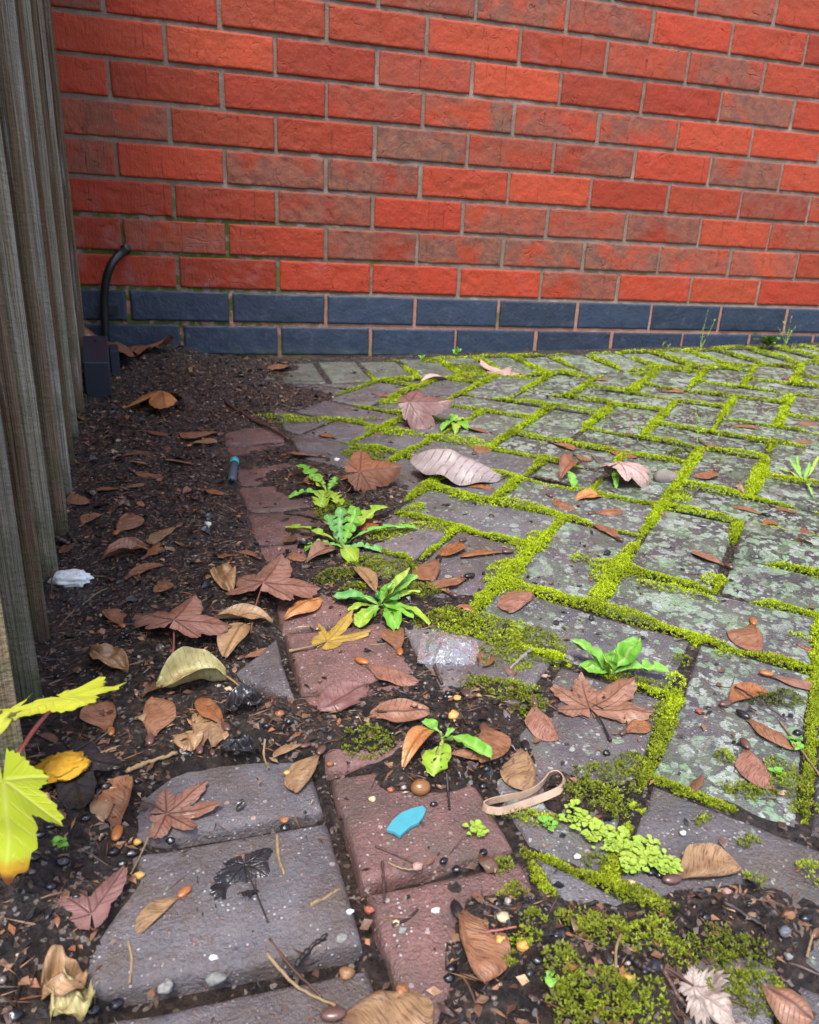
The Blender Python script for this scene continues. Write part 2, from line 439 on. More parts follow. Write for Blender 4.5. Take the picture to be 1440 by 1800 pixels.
def mat_wood():
    m = NT('weathered_wood'); P = m.gpos(); t = m.attr('tint').outputs['Vector']; uv = m.attr('woodpos').outputs['Vector']
    g = m.noise(m.vscale(uv, (1, 1, .014)), 230, 4, .7); g2 = m.noise(m.vscale(uv, (1, 1, .01)), 90, 3, .6)
    saw = m.noise(m.vscale(uv, (.5, .5, 1)), 260, 2)
    fine = m.noise(m.vscale(uv, (1, 1, .012)), 620, 3, .7)
    c = m.mix(m.ramp(g, [(.3, 0), (.7, 1)]), m.mix(1, t, (.62, .57, .52), 'MULTIPLY'), m.mix(1, t, (1.3, 1.32, 1.34), 'MULTIPLY'))
    c = m.mix(m.ramp(fine, [(.36, .55), (.56, 0)]), c, m.mix(1, t, (.3, .25, .2), 'MULTIPLY'))
    c = m.mix(m.ramp(g2, [(.5, 0), (.62, .45)]), c, m.mix(1, t, (1.0, .68, .5), 'MULTIPLY'))
    c = m.mix(m.ramp(m.noise(m.vscale(uv, (1, 1, .05)), 150, 4, .7), [(.56, 0), (.7, .4)]), c, (.50, .50, .50))
    g = m.math('ADD', g, m.math('MULTIPLY', fine, .6))
    crack = m.ramp(m.noise(m.vscale(uv, (1, 1, .02)), 120, 2), [(.28, 1), (.33, 0)])
    c = m.mix(m.math('MULTIPLY', crack, .85), c, (.02, .014, .01))
    x, y, z = m.sep(P)
    hgt = m.math('SUBTRACT', z, m.math('MULTIPLY', y, .05))
    alg = m.math('MULTIPLY', m.ramp(m.math('ADD', hgt, .2), [(.03, .9), (.30, .12)]), m.ramp(m.noise(P, 26, 4), [(.42, 0), (.62, .9)]))
    c = m.mix(alg, c, m.mix(m.noise(P, 90, 3), (.05, .065, .025), (.15, .17, .085)))
    damp = m.ramp(m.math('ADD', hgt, .165), [(.0, .8), (.06, 0)])
    c = m.mix(damp, c, (.028, .025, .015))
    h = m.math('ADD', g, m.math('MULTIPLY', saw, .6)); h = m.math('SUBTRACT', h, m.math('MULTIPLY', crack, .9))
    return m.fin(c, .8, m.bump(h, .8, .004), .2)

# ------------------------------------------------------------------ brick wall
M_BRICK, M_BLUE, M_MORT, M_WOOD, M_PAVE, M_SOIL = mat_brick(), mat_blue(), mat_mortar(), mat_wood(), mat_paver(), mat_soil()

wall = thing('brick_wall', 'tall red brick house wall standing on two courses of blue bricks', 'wall', (1.4, 0, -.15))
WX0, WX1 = -.7, 3.6
BURNT = {}
for (u, v, k) in [(825, 205, 1), (740, 252, 1), (960, 212, .7), (1120, 225, .8), (1290, 118, .8), (655, 310, .9), (480, 290, .8), (655, 430, .85), (805, 440, .95), (940, 445, 1), (1170, 403, .8), (1085, 452, 1),
                  (1020, 500, .7), (1330, 465, .6), (1060, 35, .7), (310, 415, .5), (890, 262, .5), (1200, 118, .3)]:
    p = wallpt(u, v); r = math.ceil(p[2] / .075); c = math.floor(p[0] / .225 - (0 if r % 2 else .5)); BURNT[(r, c)] = k


def brick(mb, x0, x1, z0, z1, seed, tint, burnt, rough, nx=22, nz=8, y0=0.0):
    # front face as a soft-edged grid, wire-cut creases, then the returns into the wall
    gx = np.concatenate([[0, .012, .03], np.linspace(.06, .94, nx - 6), [.97, .988, 1]]); gz = np.concatenate([[0, .03, .08], np.linspace(.16, .84, nz - 4), [.92, .97, 1]])
    X, Z = np.meshgrid(x0 + gx * (x1 - x0), z0 + gz * (z1 - z0), indexing='ij')
    dx = np.minimum(X - x0, x1 - X); dz = np.minimum(Z - z0, z1 - Z); d = np.minimum(dx, dz)
    rnd = .0015 * (1 - np.clip(d / .0025, 0, 1)) ** 2
    n = fbm(X * 45, Z * 60 + seed, seed=seed % 97, oct=3) * .0016 + fbm(X * 120, Z * 120 + seed, seed=5, oct=2) * .0006
    cr = np.abs(fbm(X * 26 + seed, Z * 60, seed=7, oct=2)); n = n - .0022 * np.clip(1 - cr / .07, 0, 1) * (fbm(X * 12, Z * 12 + seed, seed=8, oct=1) > .05)
    Y = y0 + rnd - n * rough + (random.random() - .5) * .0016
    ex = fbm(X * 60, Z * 60 + seed, seed=21, oct=2) * .0011 * rough * (d < .003)
    V = np.stack([X + ex, Y, Z + ex], -1).reshape(-1, 3); a, b = len(gx), len(gz)
    f = [(q[0], q[3], q[2], q[1]) for q in gridfaces(a, b)]
    f = gridfaces(a, b)[:]
    f = [q[::-1] for q in f]
    ring = [i * b for i in range(a)] + [(a - 1) * b + j for j in range(1, b)] + [i * b + b - 1 for i in range(a - 2, -1, -1)] + [j for j in range(b - 2, 0, -1)]
    back = V[ring].copy(); back[:, 1] = y0 + .03; nb = len(V)
    V = np.vstack([V, back]); k = len(ring)
    f += [(ring[i], nb + i, nb + (i + 1) % k, ring[(i + 1) % k]) for i in range(k)]
    mb.add(V, f, tint=tint, burnt=burnt)


red, blue = MB(), MB()
for r in range(-2, 24):
    z1, z0 = r * .075 - .0046, (r - 1) * .075 + .0046
    off = 0 if r % 2 else .5
    for c in range(-4, 17):
        x0 = (c + off) * .225 + .0046; x1 = x0 + .2158
        if x1 < WX0 or x0 > WX1: continue
        sd_ = (r * 131 + c * 17) & 1023; rr = random.Random(sd_)
        jx = (rr.random() - .5) * .003; jz = (rr.random() - .5) * .0016
        if r <= 0:
            k = .8 + .45 * rr.random(); brick(blue, x0 + jx, x1 + jx, z0 + jz, z1 + jz, sd_, (.014 * k, .025 * k, .050 * k), 0, .75, 26, 9, y0=-.002)
        else:
            k = .78 + .4 * rr.random(); h = rr.random()
            b = BURNT.get((r, c), .0 if rr.random() < .72 else .3 + .6 * rr.random())
            far = r > 12 or x0 > 2.6
            brick(red, x0 + jx, x1 + jx, z0 + jz, z1 + jz, sd_, ((.295 + .04 * h) * k, (.036 + .020 * h) * k, (.0145 + .007 * h) * k), b, 1.0, 8 if far else 30, 6 if far else 11)
link('brickwork', red.mesh('brickwork', M_BRICK, origin=(1.4, 0, -.15)), wall)
link('plinth_course', blue.mesh('plinth_course', M_BLUE, origin=(1.4, 0, -.15)), wall)
mo = MB()
xs = np.linspace(WX0, WX1, 500); zs = np.linspace(-.40, 1.72, 300)
X, Z = np.meshgrid(xs, zs, indexing='ij')
Y = .0042 + .0016 * fbm(X * 60, Z * 60, seed=31, oct=3) - .002 * (Z < 0)
nb = X.size; V = np.stack([X, Y, Z], -1).reshape(-1, 3)
mo.add(V, [q[::-1] for q in gridfaces(500, 300)])
mo.add([(WX0, .008, -.4), (WX1, .008, -.4), (WX1, .22, -.4), (WX0, .22, -.4), (WX0, .008, 1.72), (WX1, .008, 1.72), (WX1, .22, 1.72), (WX0, .22, 1.72)],
       [(0, 3, 2, 1), (4, 5, 6, 7), (1, 2, 6, 5), (2, 3, 7, 6), (3, 0, 4, 7)])
link('mortar', mo.mesh('mortar', M_MORT, origin=(1.4, 0, -.15)), wall)

# ------------------------------------------------------------------ fence of overlapping feather-edge boards
fence = thing('board_fence', 'weathered grey wooden fence of overlapping upright boards beside the soil strip', 'fence', (-.2, -.6, -.2))
fb = MB()
fd = np.array([.092, -1, 0.]) / math.hypot(.092, 1)          # along the fence, towards the camera
fn = np.array([-fd[1], fd[0], 0.])                            # out of the fence, over the paving
if fn[0] < 0: fn = -fn
FO = np.array([-.233, 0, 0.])
feet = [.03, .33, .50, .62, .79, .92, 1.06, 1.11, 1.24, 1.33, 1.46, 1.56, 1.66]
feet = [.02, .20, .36, .51, .65, .78, .90, 1.02, 1.13, 1.24, 1.335, 1.43]
for i in range(len(feet) - 1):
    a0, a1 = feet[i] - .035, feet[i + 1]
    rr = random.Random(i * 7 + 3)
    nz_, na = 90, 10
    th_near, th_far = .023 + .007 * random.Random(i).random(), .003
    k = .8 + .5 * rr.random(); warm = rr.random()
    k *= .95; tint = np.array([(.25, .17, .115), (.36, .33, .29), (.30, .225, .16), (.30, .28, .22)][i % 4]) * k
    zz = np.linspace(-.33, 1.35, nz_)
    prof = []                                                  # cross-section: far thin edge, face, near thick edge, back
    for q in np.linspace(0, 1, na): prof.append((a0 + (a1 - a0) * q, .004 + th_far + (th_near - th_far) * q))
    prof += [(a1 + .0015, th_near * .75), (a1 + .0012, th_near * .35), (a1, .0)]
    prof += [(a0, .0)]
    prof = np.array(prof); n = len(prof)
    lean = (rr.random() - .5) * .012
    V = []; W = []
    for z in zz:
        wob = .0005 * fbm(z * 5 + i * 9, 0, seed=41, oct=3) + lean * (z + .2)
        for j, (a, t) in enumerate(prof):
            e = .0002 * vnoise(a * 160 + i, z * 5, seed=43) + .0002 * vnoise(a * 300, z * 24 + i, seed=44) + (.0003 * vnoise(z * 20, i, seed=45) if na - 2 <= j <= na + 1 else 0)
            p = FO + fd * (a + wob) + fn * (t + e * (j < na + 2)); V.append((p[0], p[1], z)); W.append((a * 1.0 + i * 3.1, t + i, z + i * .37))
    f = [q[::-1] for q in gridfaces(nz_, n, True)]
    tt = np.tile(tint, (len(V), 1)); jj = np.arange(len(V)) % n; tt[(jj >= na) & (jj < na + 3)] *= np.array([.85, .8, .72]) if i % 2 else np.array([.5, .45, .4]); fb.add(V, f, tint=tt, woodpos=W)  # near edges tinted darker: painted shadow for the gaps where boards overlap
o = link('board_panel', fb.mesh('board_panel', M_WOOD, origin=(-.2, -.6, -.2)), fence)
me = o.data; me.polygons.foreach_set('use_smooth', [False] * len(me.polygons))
for z in (.25, 1.15):
    rail = MB()
    a, b = FO + fd * .0 - fn * .002, FO + fd * 1.42 - fn * .002
    q = [a, b, b - fn * .04, a - fn * .04]
    V = [(p[0], p[1], z + s) for s in (0, .075) for p in q]
    rail.add(V, [(0, 1, 2, 3), (7, 6, 5, 4), (0, 4, 5, 1), (1, 5, 6, 2), (2, 6, 7, 3), (3, 7, 4, 0)], tint=(.13, .10, .07), woodpos=np.array(V) @ np.array([[0, 0, 1.], [0, 1, 0], [1, 0, 0]]))
    link('back_rail', rail.mesh('back_rail', M_WOOD, smooth=False, origin=(-.2, -.6, -.2)), fence)

# ------------------------------------------------------------------ ground: wide sheet, soil, block paving
g = MB()
gx = np.concatenate([[-120, -40, -12, -4], np.linspace(-1.5, 4, 12), [8, 20, 60, 120]]); gy = np.concatenate([[-120, -40, -12, -5], np.linspace(-3, .0, 8), [.3, 3, 20, 120]])
X, Y = np.meshgrid(gx, gy, indexing='ij')
Z = plane(np.clip(X, -1.5, 4), np.clip(Y, -3, .3)) - .055
g.add(np.stack([X, Y, Z], -1).reshape(-1, 3), gridfaces(len(gx), len(gy)))
tag(link('ground', g.mesh('ground', M_SOIL)), kind='structure')

sb = MB()
xs = np.concatenate([np.linspace(-.42, .62, 330), np.linspace(.63, 3.6, 120)]); ys = np.concatenate([np.linspace(-1.74, -1.2, 190), np.linspace(-1.196, .02, 240)])
X, Y = np.meshgrid(xs, ys, indexing='ij')
Z = plane(X, Y) + soil(X, Y)
sb.add(np.stack([X, Y, Z], -1).reshape(-1, 3), gridfaces(len(xs), len(ys)))
tag(link('soil', sb.mesh('soil', M_SOIL)), kind='structure')

R2 = 2 ** .5
def e2xy(n1, n2):
    a, b = n1 * .1 - .015, n2 * .097 + .975
    return np.array([(a + b) / R2, (a - b) / R2])
def xy2e(x, y): return ((x + y) / R2 + .015) / .1, ((x - y) / R2 - .975) / .097


def clip(poly, nx, ny, d):         # keep nx*x + ny*y <= d
    out = []
    for i in range(len(poly)):
        p, q = poly[i - 1], poly[i]; a, b = nx * p[0] + ny * p[1] - d, nx * q[0] + ny * q[1] - d
        if (a <= 0) != (b <= 0): t = a / (a - b); out.append(p + (q - p) * t)
        if b <= 0: out.append(q)
    return out


def inset(poly, d):
    n = len(poly); out = []
    for i in range(n):
        p, q, r = poly[i - 1], poly[i], poly[(i + 1) % n]
        a = q - p; b = r - q; a = a / (np.linalg.norm(a) + 1e-9); b = b / (np.linalg.norm(b) + 1e-9)
        na, nb_ = np.array([-a[1], a[0]]), np.array([-b[1], b[0]]); k = 1 + na @ nb_
        out.append(q + (na + nb_) * d / max(k, .35))
    return out


def area(p): return .5 * sum(p[i - 1][0] * p[i][1] - p[i][0] * p[i - 1][1] for i in range(len(p)))


blocks = []                        # polygon, colour family, lift
BY = lambda x: -.285 - .0 * x      # inner edge of the course along the wall
def add_block(poly, fam, lift=0.0): 
    poly = [np.array(p, float) for p in poly]
    if area(poly) < 0: poly = poly[::-1]
    if abs(area(poly)) > .0012: blocks.append((poly, fam, lift))


def field(poly, fam='grey', lift=0.0):
    # right of the red header band, in front of the wall course
    p = [np.array(q) for q in poly]
    p = clip(p, -1, -.053, -(.078 - .053 * .91 + .104))
    p = clip(p, 0, 1, -.29) if p else p
    if len(p) >= 3: add_block(p, fam, lift)


for r in range(-13, 30):
    s = r if r >= -3 else r - 1
    for c in range(-14, 24):
        x, y = e2xy(r + .5, c + .5)
        if not (-.2 < x < 3.4 and -1.85 < y < -.1): continue
        k = (c - s) % 4; seam = r in (-3, -4); rv = random.Random(r * 91 + c)
        if k == 1: poly = [(r, c), (r, c + 2), (r + 1, c + 2), (r + 1, c)]
        elif k == 3 and r != -3: poly = [(r - 1, c), (r - 1, c + 1), (r + 1, c + 1), (r + 1, c)]
        elif k == 3 and r == -3: poly = [(r, c), (r, c + 1), (r + 1, c + 1), (r + 1, c)]
        elif k == 0 and r == -4: poly = [(r, c), (r, c + 1), (r + 1, c + 1), (r + 1, c)]
        else: continue
        lift = .009 if (r, c) == (-4, 3) else (rv.random() - .5) * .003
        field([e2xy(*q) for q in poly], 'grey', lift)
# header band (red) and the blocks left of it
y = -.40; i = 0
while y > -1.75:
    y0 = y - .0925; e0, e1 = edge_x(y), edge_x(y0)
    if abs(y - -1.352) < .05: pass
    add_block([(e0, y), (e1, y0), (e1 + .102, y0), (e0 + .102, y)], 'red', (random.Random(i).random() - .5) * .003)
    y = y0; i += 1
ex = lambda y: float(edge_x(y)) - .001
add_block([(ex(-1.236), -1.236), (.046, -1.289), (ex(-1.343), -1.343)], 'slate', .002)
add_block([(ex(-1.356), -1.356), (ex(-1.45), -1.45), (-.09, -1.45), (-.09, -1.352), (.03, -1.30)], 'slate', -.002)
add_block([(ex(-1.456), -1.456), (ex(-1.548), -1.548), (-.10, -1.538), (-.10, -1.446)], 'slate', .001)
add_block([(ex(-1.553), -1.553), (ex(-1.65), -1.65), (-.10, -1.64), (-.10, -1.543)], 'slate', 0)
add_block([(ex(-1.655), -1.655), (ex(-1.75), -1.75), (-.10, -1.74), (-.10, -1.645)], 'slate', 0)
y = -1.14
while y < -.4:
    add_block([(ex(y), y), (ex(y + .095), y + .095), (-.12, y + .095), (-.12, y)], 'slate', -.001); y += .0985
add_block([(ex(-1.225), -1.225), (ex(-1.145), -1.145), (-.12, -1.145), (-.12, -1.32), (.035, -1.285)], 'slate', -.002)
# course along the wall, blocks end-on
x = -.30
while x < 3.5:
    add_block([(x + .002, -.078), (x + .098, -.078), (x + .098, -.286), (x + .002, -.286)], 'edge', (random.random() - .5) * .003); x += .1

pv = MB()
MOSSLINES = []
for bi, (poly, fam, lift) in enumerate(blocks):
    rr = random.Random(bi * 5 + 1)
    c = sum(poly) / len(poly)
    p = inset(poly, .0032)
    if len(p) < 3 or area(p) < .0008: continue
    MOSSLINES.append(poly)
    # fine outline with worn edges
    pts = []
    for i in range(len(p)):
        a, b = p[i], p[(i + 1) % len(p)]; L = np.linalg.norm(b - a); n = max(2, int(L / .009))
        for t in np.arange(n) / n: pts.append(a + (b - a) * t)
    pts = np.array(pts); ctr = pts.mean(0); d = ctr - pts; d /= np.linalg.norm(d, axis=1)[:, None] + 1e-9
    wear = (.0010 * (1 + fbm(pts[:, 0] * 130, pts[:, 1] * 130, seed=51, oct=2)) + .0055 * np.clip(fbm(pts[:, 0] * 45, pts[:, 1] * 45, seed=52, oct=2) - .35, 0, 1))[:, None]
    tx, ty = (rr.random() - .5) * .03, (rr.random() - .5) * .03
    k = .82 + .36 * rr.random()
    if fam == 'grey':
        red_ = max(0, rr.random() - .55) * 1.2 * float(sstep(.7, .2, c[0]))
        tint = np.array([.138 + .03 * red_, .126 - .012 * red_, .128 - .018 * red_]) * k
    elif fam == 'red': tint = np.array([.175, .092, .084]) * k
    elif fam == 'slate': tint = np.array([.128, .117, .128]) * k
    else: tint = np.array([.11, .125, .105]) * k
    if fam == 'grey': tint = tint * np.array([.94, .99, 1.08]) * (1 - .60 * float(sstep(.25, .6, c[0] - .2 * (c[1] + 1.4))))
    li = float(np.clip(sstep(.08, .60, c[0] - .25 * (c[1] + 1.3)) * (.85 + .3 * rr.random()), 0, 1))
    if fam == 'edge': li = float(sstep(.3, 1.0, c[0])) * .8 + .12
    if fam in ('red', 'slate'): li = .0
    _, v_ = 0, 0
    if c[1] < -1.46: li *= .25 + .75 * float(sstep(-1.60, -1.44, c[1]))
    rings = []
    for (ins, dz) in ((0, -.058), (0, -.0055), (.0012, -.0022), (.0032, -.0006), (.0065, 0)):
        q = pts + d * (ins + wear * (1 if dz > -.05 else 0))
        z = plane(q[:, 0], q[:, 1]) + dz + lift + tx * (q[:, 0] - ctr[0]) + ty * (q[:, 1] - ctr[1])
        rings.append(np.column_stack([q, z]))
    n = len(pts); V = np.vstack(rings); f = gridfaces(5, n, True); f.append(tuple(4 * n + i for i in range(n)))
    pv.add(V, f, tint=tint, lichen=li)
o = link('paving', pv.mesh('paving', M_PAVE)); tag(o, kind='structure')

# ------------------------------------------------------------------ moss: tufts of tiny leaves packed along the joints
def mat_moss():
    m = NT('moss'); t = m.attr('tint').outputs['Vector']; P = m.gpos()
    c = m.mix(m.noise(P, 300, 2), m.mix(1, t, (.7, .72, .7), 'MULTIPLY'), m.mix(1, t, (1.3, 1.28, 1.2), 'MULTIPLY'))
    m.fin(c, .6, None, .25); return m.m


M_MOSS = mat_moss()
LIME, OLIVE, DARK = np.array([.34, .43, .010]), np.array([.15, .18, .012]), np.array([.055, .065, .014])


def tufts(P, r, tint, blades=6, seed=0):         # P (n,3) base points, r (n,) leaf length, tint (n,3)
    g = np.random.default_rng(seed); n = len(P)
    ph = g.uniform(0, 2 * math.pi, (n, blades)); el = g.uniform(.25, 1.45, (n, blades)); L = r[:, None] * g.uniform(.65, 1.25, (n, blades))
    d = np.stack([np.cos(el) * np.cos(ph), np.cos(el) * np.sin(ph), np.sin(el)], -1)
    sd_ = np.stack([-np.sin(ph), np.cos(ph), np.zeros_like(ph)], -1)
    b = P[:, None, :] + g.uniform(-.25, .25, (n, blades, 3)) * r[:, None, None]
    w = (L * .26)[..., None]
    mid = b + d * (L * .35)[..., None]
    tris = np.stack([mid + sd_ * w, b + d * L[..., None], mid - sd_ * w], 2).reshape(-1, 3, 3)
    col = np.repeat(tint * g.uniform(.75, 1.25, (n, 1)), blades, 0) * g.uniform(.8, 1.2, (n * blades, 1))
    return tris, col


def project(p):
    d = np.asarray(p, float) - CAM; z = d @ FW
    return np.stack([720 + FPX * (d @ RX) / z, 900 - FPX * (d @ UP) / z], -1)


def mossiness(x, y):
    uv = project(np.stack([x, y, plane(x, y)], -1)); u, v = uv[:, 0], uv[:, 1]
    u0 = np.interp(v, [600, 640, 690, 760, 840, 900, 960, 1040, 1120, 1200, 1300, 1420, 1600, 1800], [680, 690, 600, 600, 680, 690, 660, 790, 820, 830, 980, 960, 900, 880])
    m = sstep(-40, 50, u - u0)
    return m * np.interp(v, [600, 900, 1150, 1230, 1330, 1450, 1800], [1, 1, .95, .75, .50, .42, .35])


tp, tr, tc = [], [], []
for poly in MOSSLINES:
    n = len(poly)
    for i in range(n):
        a, b = poly[i], poly[(i + 1) % n]; L = np.linalg.norm(b - a)
        mid = (a + b) / 2; dist = math.hypot(*(mid - CAM[:2]))
        sp = .0018 * max(1, dist / .8)
        out = np.array([(b - a)[1], -(b - a)[0]]) / L
        m0 = mossiness(np.array([mid[0]]), np.array([mid[1]]))[0]
        if m0 < .02 and mossiness(np.array([a[0], b[0]]), np.array([a[1], b[1]])).max() < .02: continue
        N = int(L * .020 / (sp * sp))
        t = rng.uniform(0, 1, N); q = rng.uniform(-.011, .003, N)
        x = a[0] + (b - a)[0] * t + out[0] * q; y = a[1] + (b - a)[1] * t + out[1] * q
        mm = mossiness(x, y)
        big = fbm(x * 11, y * 11, seed=62, oct=2); wd = (mm * (.0082 + .0045 * fbm(x * 40, y * 40, seed=61, oct=2)) + .022 * np.clip(big - .16, -.0, .6) - .020 * np.clip(-.10 - big, 0, 1) * (2.2 - 1.2 * np.clip((dist - .7) / .8, 0, 1))) * (mm > .05)
        keep = np.abs(q) < wd
        x, y, q, wd, mm = x[keep], y[keep], q[keep], wd[keep], mm[keep]
        if not len(x): continue
        dome = np.sqrt(np.clip(1 - (q / wd) ** 2, 0, 1))
        z = plane(x, y) - .0035 + dome * np.minimum(wd * .8, .010) + .0008 * fbm(x * 140, y * 140, seed=63, oct=2)
        tp.append(np.stack([x, y, z], -1)); tr.append(np.full(len(x), sp * 1.25))
        br = np.clip(mm * 1.05 - .16 + .75 * fbm(x * 26, y * 26, seed=64, oct=3), 0, 1)[:, None]
        dd = np.clip(1.4 * fbm(x * 19, y * 19, seed=68, oct=3) - .35, 0, .85)[:, None]
        tc.append((OLIVE * (1 - br) + LIME * br) * (1 - dd) + np.array([.10, .075, .018]) * dd)


def patch(u, v, rx, ry, h, tone, seed, fill=1.0, ang=0.0):      # an irregular mat of moss at a pixel, radii in metres
    c = at(u, v); g_ = np.random.default_rng(seed)
    sp = .0021 * max(1, np.linalg.norm(c - CAM) / .8)
    N = int(4 * rx * ry * 1.4 / (sp * sp)); a = g_.uniform(-1.25, 1.25, N); b = g_.uniform(-1.25, 1.25, N)
    ca, sa = math.cos(ang), math.sin(ang)
    x = c[0] + ca * a * rx - sa * b * ry; y = c[1] + sa * a * rx + ca * b * ry
    d = np.hypot(a, b) + .35 * fbm(x * 70, y * 70, seed=seed, oct=3) + (1 - fill) * 1.1 * np.clip(fbm(x * 120, y * 120, seed=seed + 5, oct=2) + .15, 0, 1)
    k = d < 1; x, y, d = x[k], y[k], d[k]
    lump = .5 + .5 * vnoise(x * 130, y * 130, seed=seed + 1)
    z = top(x, y) - .001 + np.sqrt(np.clip(1 - d, 0, 1)) * h * (.6 + .6 * lump)
    br = np.clip(tone + .35 * fbm(x * 60, y * 60, seed=seed + 2, oct=2) + .25 * (lump - .5), 0, 1)[:, None]
    col = np.where(br < .5, DARK * (1 - 2 * br) + OLIVE * 2 * br, OLIVE * (2 - 2 * br) + LIME * (2 * br - 1))
    return np.stack([x, y, z], -1), np.full(len(x), sp * 1.2), col


#      u     v    rx    ry   height tone fill angle(deg)
PATCH = [(885, 1015, .042, .020, .008, .95, 1, 50), (940, 955, .034, .017, .007, .95, 1, 45), (850, 1055, .018, .010, .006, .9, 1, 50), (760, 928, .045, .014, .006, .85, 1, -20), (880, 885, .06, .015, .007, .9, 1, -30),
         (640, 800, .030, .045, .006, .62, .9, 0), (800, 775, .06, .022, .007, .9, 1, -35), (690, 760, .05, .02, .006, .9, 1, -35), (570, 740, .09, .012, .006, .8, .9, -5), (500, 735, .05, .012, .005, .8, .8, -20), (700, 705, .05, .02, .004, .75, .8, 10),
         (820, 650, .06, .035, .008, .62, 1, -50), (760, 635, .03, .03, .005, .6, .8, -60), (690, 940, .035, .016, .006, .72, .9, 20), (720, 900, .03, .012, .006, .8, .9, 40),
         (850, 1105, .045, .026, .005, .70, .85, -20), (900, 1150, .036, .028, .005, .48, .75, -35), (790, 1085, .035, .022, .004, .6, .8, 0), (945, 1130, .028, .022, .005, .45, .8, -40), (900, 1210, .026, .02, .004, .45, .8, -30), (830, 1200, .016, .010, .003, .42, .7, 0), (930, 1240, .02, .012, .004, .4, .6, 10),
         (645, 1305, .020, .014, .006, .45, .9, -10), (590, 1010, .022, .018, .005, .35, .8, 0), (620, 1035, .014, .010, .005, .62, 1, 0), (690, 1000, .03, .02, .004, .5, .7, 0), (640, 990, .025, .02, .004, .45, .6, 0), (590, 900, .03, .03, .004, .4, .6, 0), (730, 1040, .03, .02, .004, .5, .7, 0),
         (1075, 1370, .024, .018, .006, .42, .85, -30), (1040, 1400, .020, .012, .005, .38, .8, -20), (1110, 1345, .014, .012, .005, .45, .8, 0), (950, 1445, .014, .007, .004, .62, .9, -20), (900, 1430, .014, .005, .004, .5, .8, -10), (1100, 1425, .016, .008, .004, .4, .6, 0),
         (1165, 1265, .022, .008, .007, .72, 1, 52), (1185, 1210, .022, .009, .008, .78, 1, 52), (1200, 1165, .012, .008, .006, .5, .8, 50), (1130, 1200, .03, .008, .004, .32, .7, -35), (1390, 1385, .015, .014, .007, .52, .95, 30), (1370, 1350, .014, .010, .004, .48, .7, 0), (1330, 1395, .02, .007, .004, .42, .7, -20), (1300, 1385, .016, .005, .004, .45, .7, -20), (1420, 1425, .012, .006, .005, .55, .9, -20),
         (1280, 1150, .012, .006, .005, .75, 1, -35), (1400, 1120, .010, .006, .005, .85, 1, -40), (1015, 1060, .014, .010, .006, .55, .9, -40), (1060, 1010, .018, .012, .008, .92, 1, 45), (1255, 1022, .016, .013, .008, .97, 1, 50), (1185, 1040, .04, .008, .008, .97, 1, -44), (1085, 1000, .034, .016, .007, .9, 1, -40),
         (1110, 1570, .013, .008, .006, .45, .95, -40), (1150, 1600, .012, .006, .005, .45, .9, -40), (1060, 1520, .012, .006, .004, .42, .8, -40), (1060, 1640, .018, .012, .006, .45, .9, 10), (1140, 1650, .02, .010, .006, .42, .85, 0), (1010, 1620, .014, .008, .005, .42, .8, 0), (1250, 1670, .018, .010, .005, .40, .75, -15),
         (1310, 1690, .018, .010, .005, .36, .75, 0), (1330, 1750, .016, .012, .006, .38, .85, 0), (1270, 1730, .016, .008, .005, .40, .8, 0), (1050, 1740, .020, .012, .006, .45, .9, 0), (1120, 1770, .018, .012, .006, .42, .9, 0), (980, 1690, .014, .010, .005, .45, .85, 0), (1000, 1760, .012, .010, .006, .45, .9, 0), (940, 1620, .006, .006, .005, .5, 1, 0), (1190, 1680, .012, .008, .005, .42, .9, 0),
         (900, 1570, .008, .006, .004, .45, .8, 0), (890, 1520, .010, .006, .003, .42, .6, 0), (1325, 1550, .006, .005, .006, .5, 1, 0), (925, 1650, .008, .006, .004, .55, .9, 0), (890, 1690, .006, .005, .004, .5, .8, 0), (1240, 1440, .01, .006, .002, .35, .4, 0), (1320, 1480, .012, .006, .002, .4, .4, 0),
         (1190, 870, .02, .018, .006, .7, 1, 0), (1340, 1230, .012, .010, .004, .12, .7, 0)]
for i, (u, v, rx, ry, h, tone, fill, ang) in enumerate(PATCH):
    a, b, c = patch(u, v, rx, ry, h, tone, 700 + i * 3, fill, math.radians(ang)); tp.append(a); tr.append(b); tc.append(c)
x = rng.uniform(.12, 1.8, 60000); y = rng.uniform(-1.66, -.3, 60000); mm = mossiness(x, y)      # specks of moss on the block faces
k = fbm(x * 45, y * 45, seed=66, oct=3) + .25 * fbm(x * 9, y * 9, seed=67, oct=2) + .25 * (mm - 1) > .52; x, y = x[k], y[k]; ds = np.hypot(x - CAM[0], y - CAM[1])
tp.append(np.stack([x, y, top(x, y) - .0004], -1)); tr.append(.0017 * np.maximum(1, ds / .8)); tc.append(OLIVE[None] * rng.uniform(.7, 1.5, (len(x), 1)))
P, R_, C_ = np.concatenate(tp), np.concatenate(tr), np.concatenate(tc)
tv, tcol = tufts(P, R_, C_, 6, 5)
print('moss tufts', len(P))
tag(link('moss', tri_mesh('moss', tv, tcol, M_MOSS)), 'yellow-green moss filling the joints of the block paving', 'moss', kind='stuff')

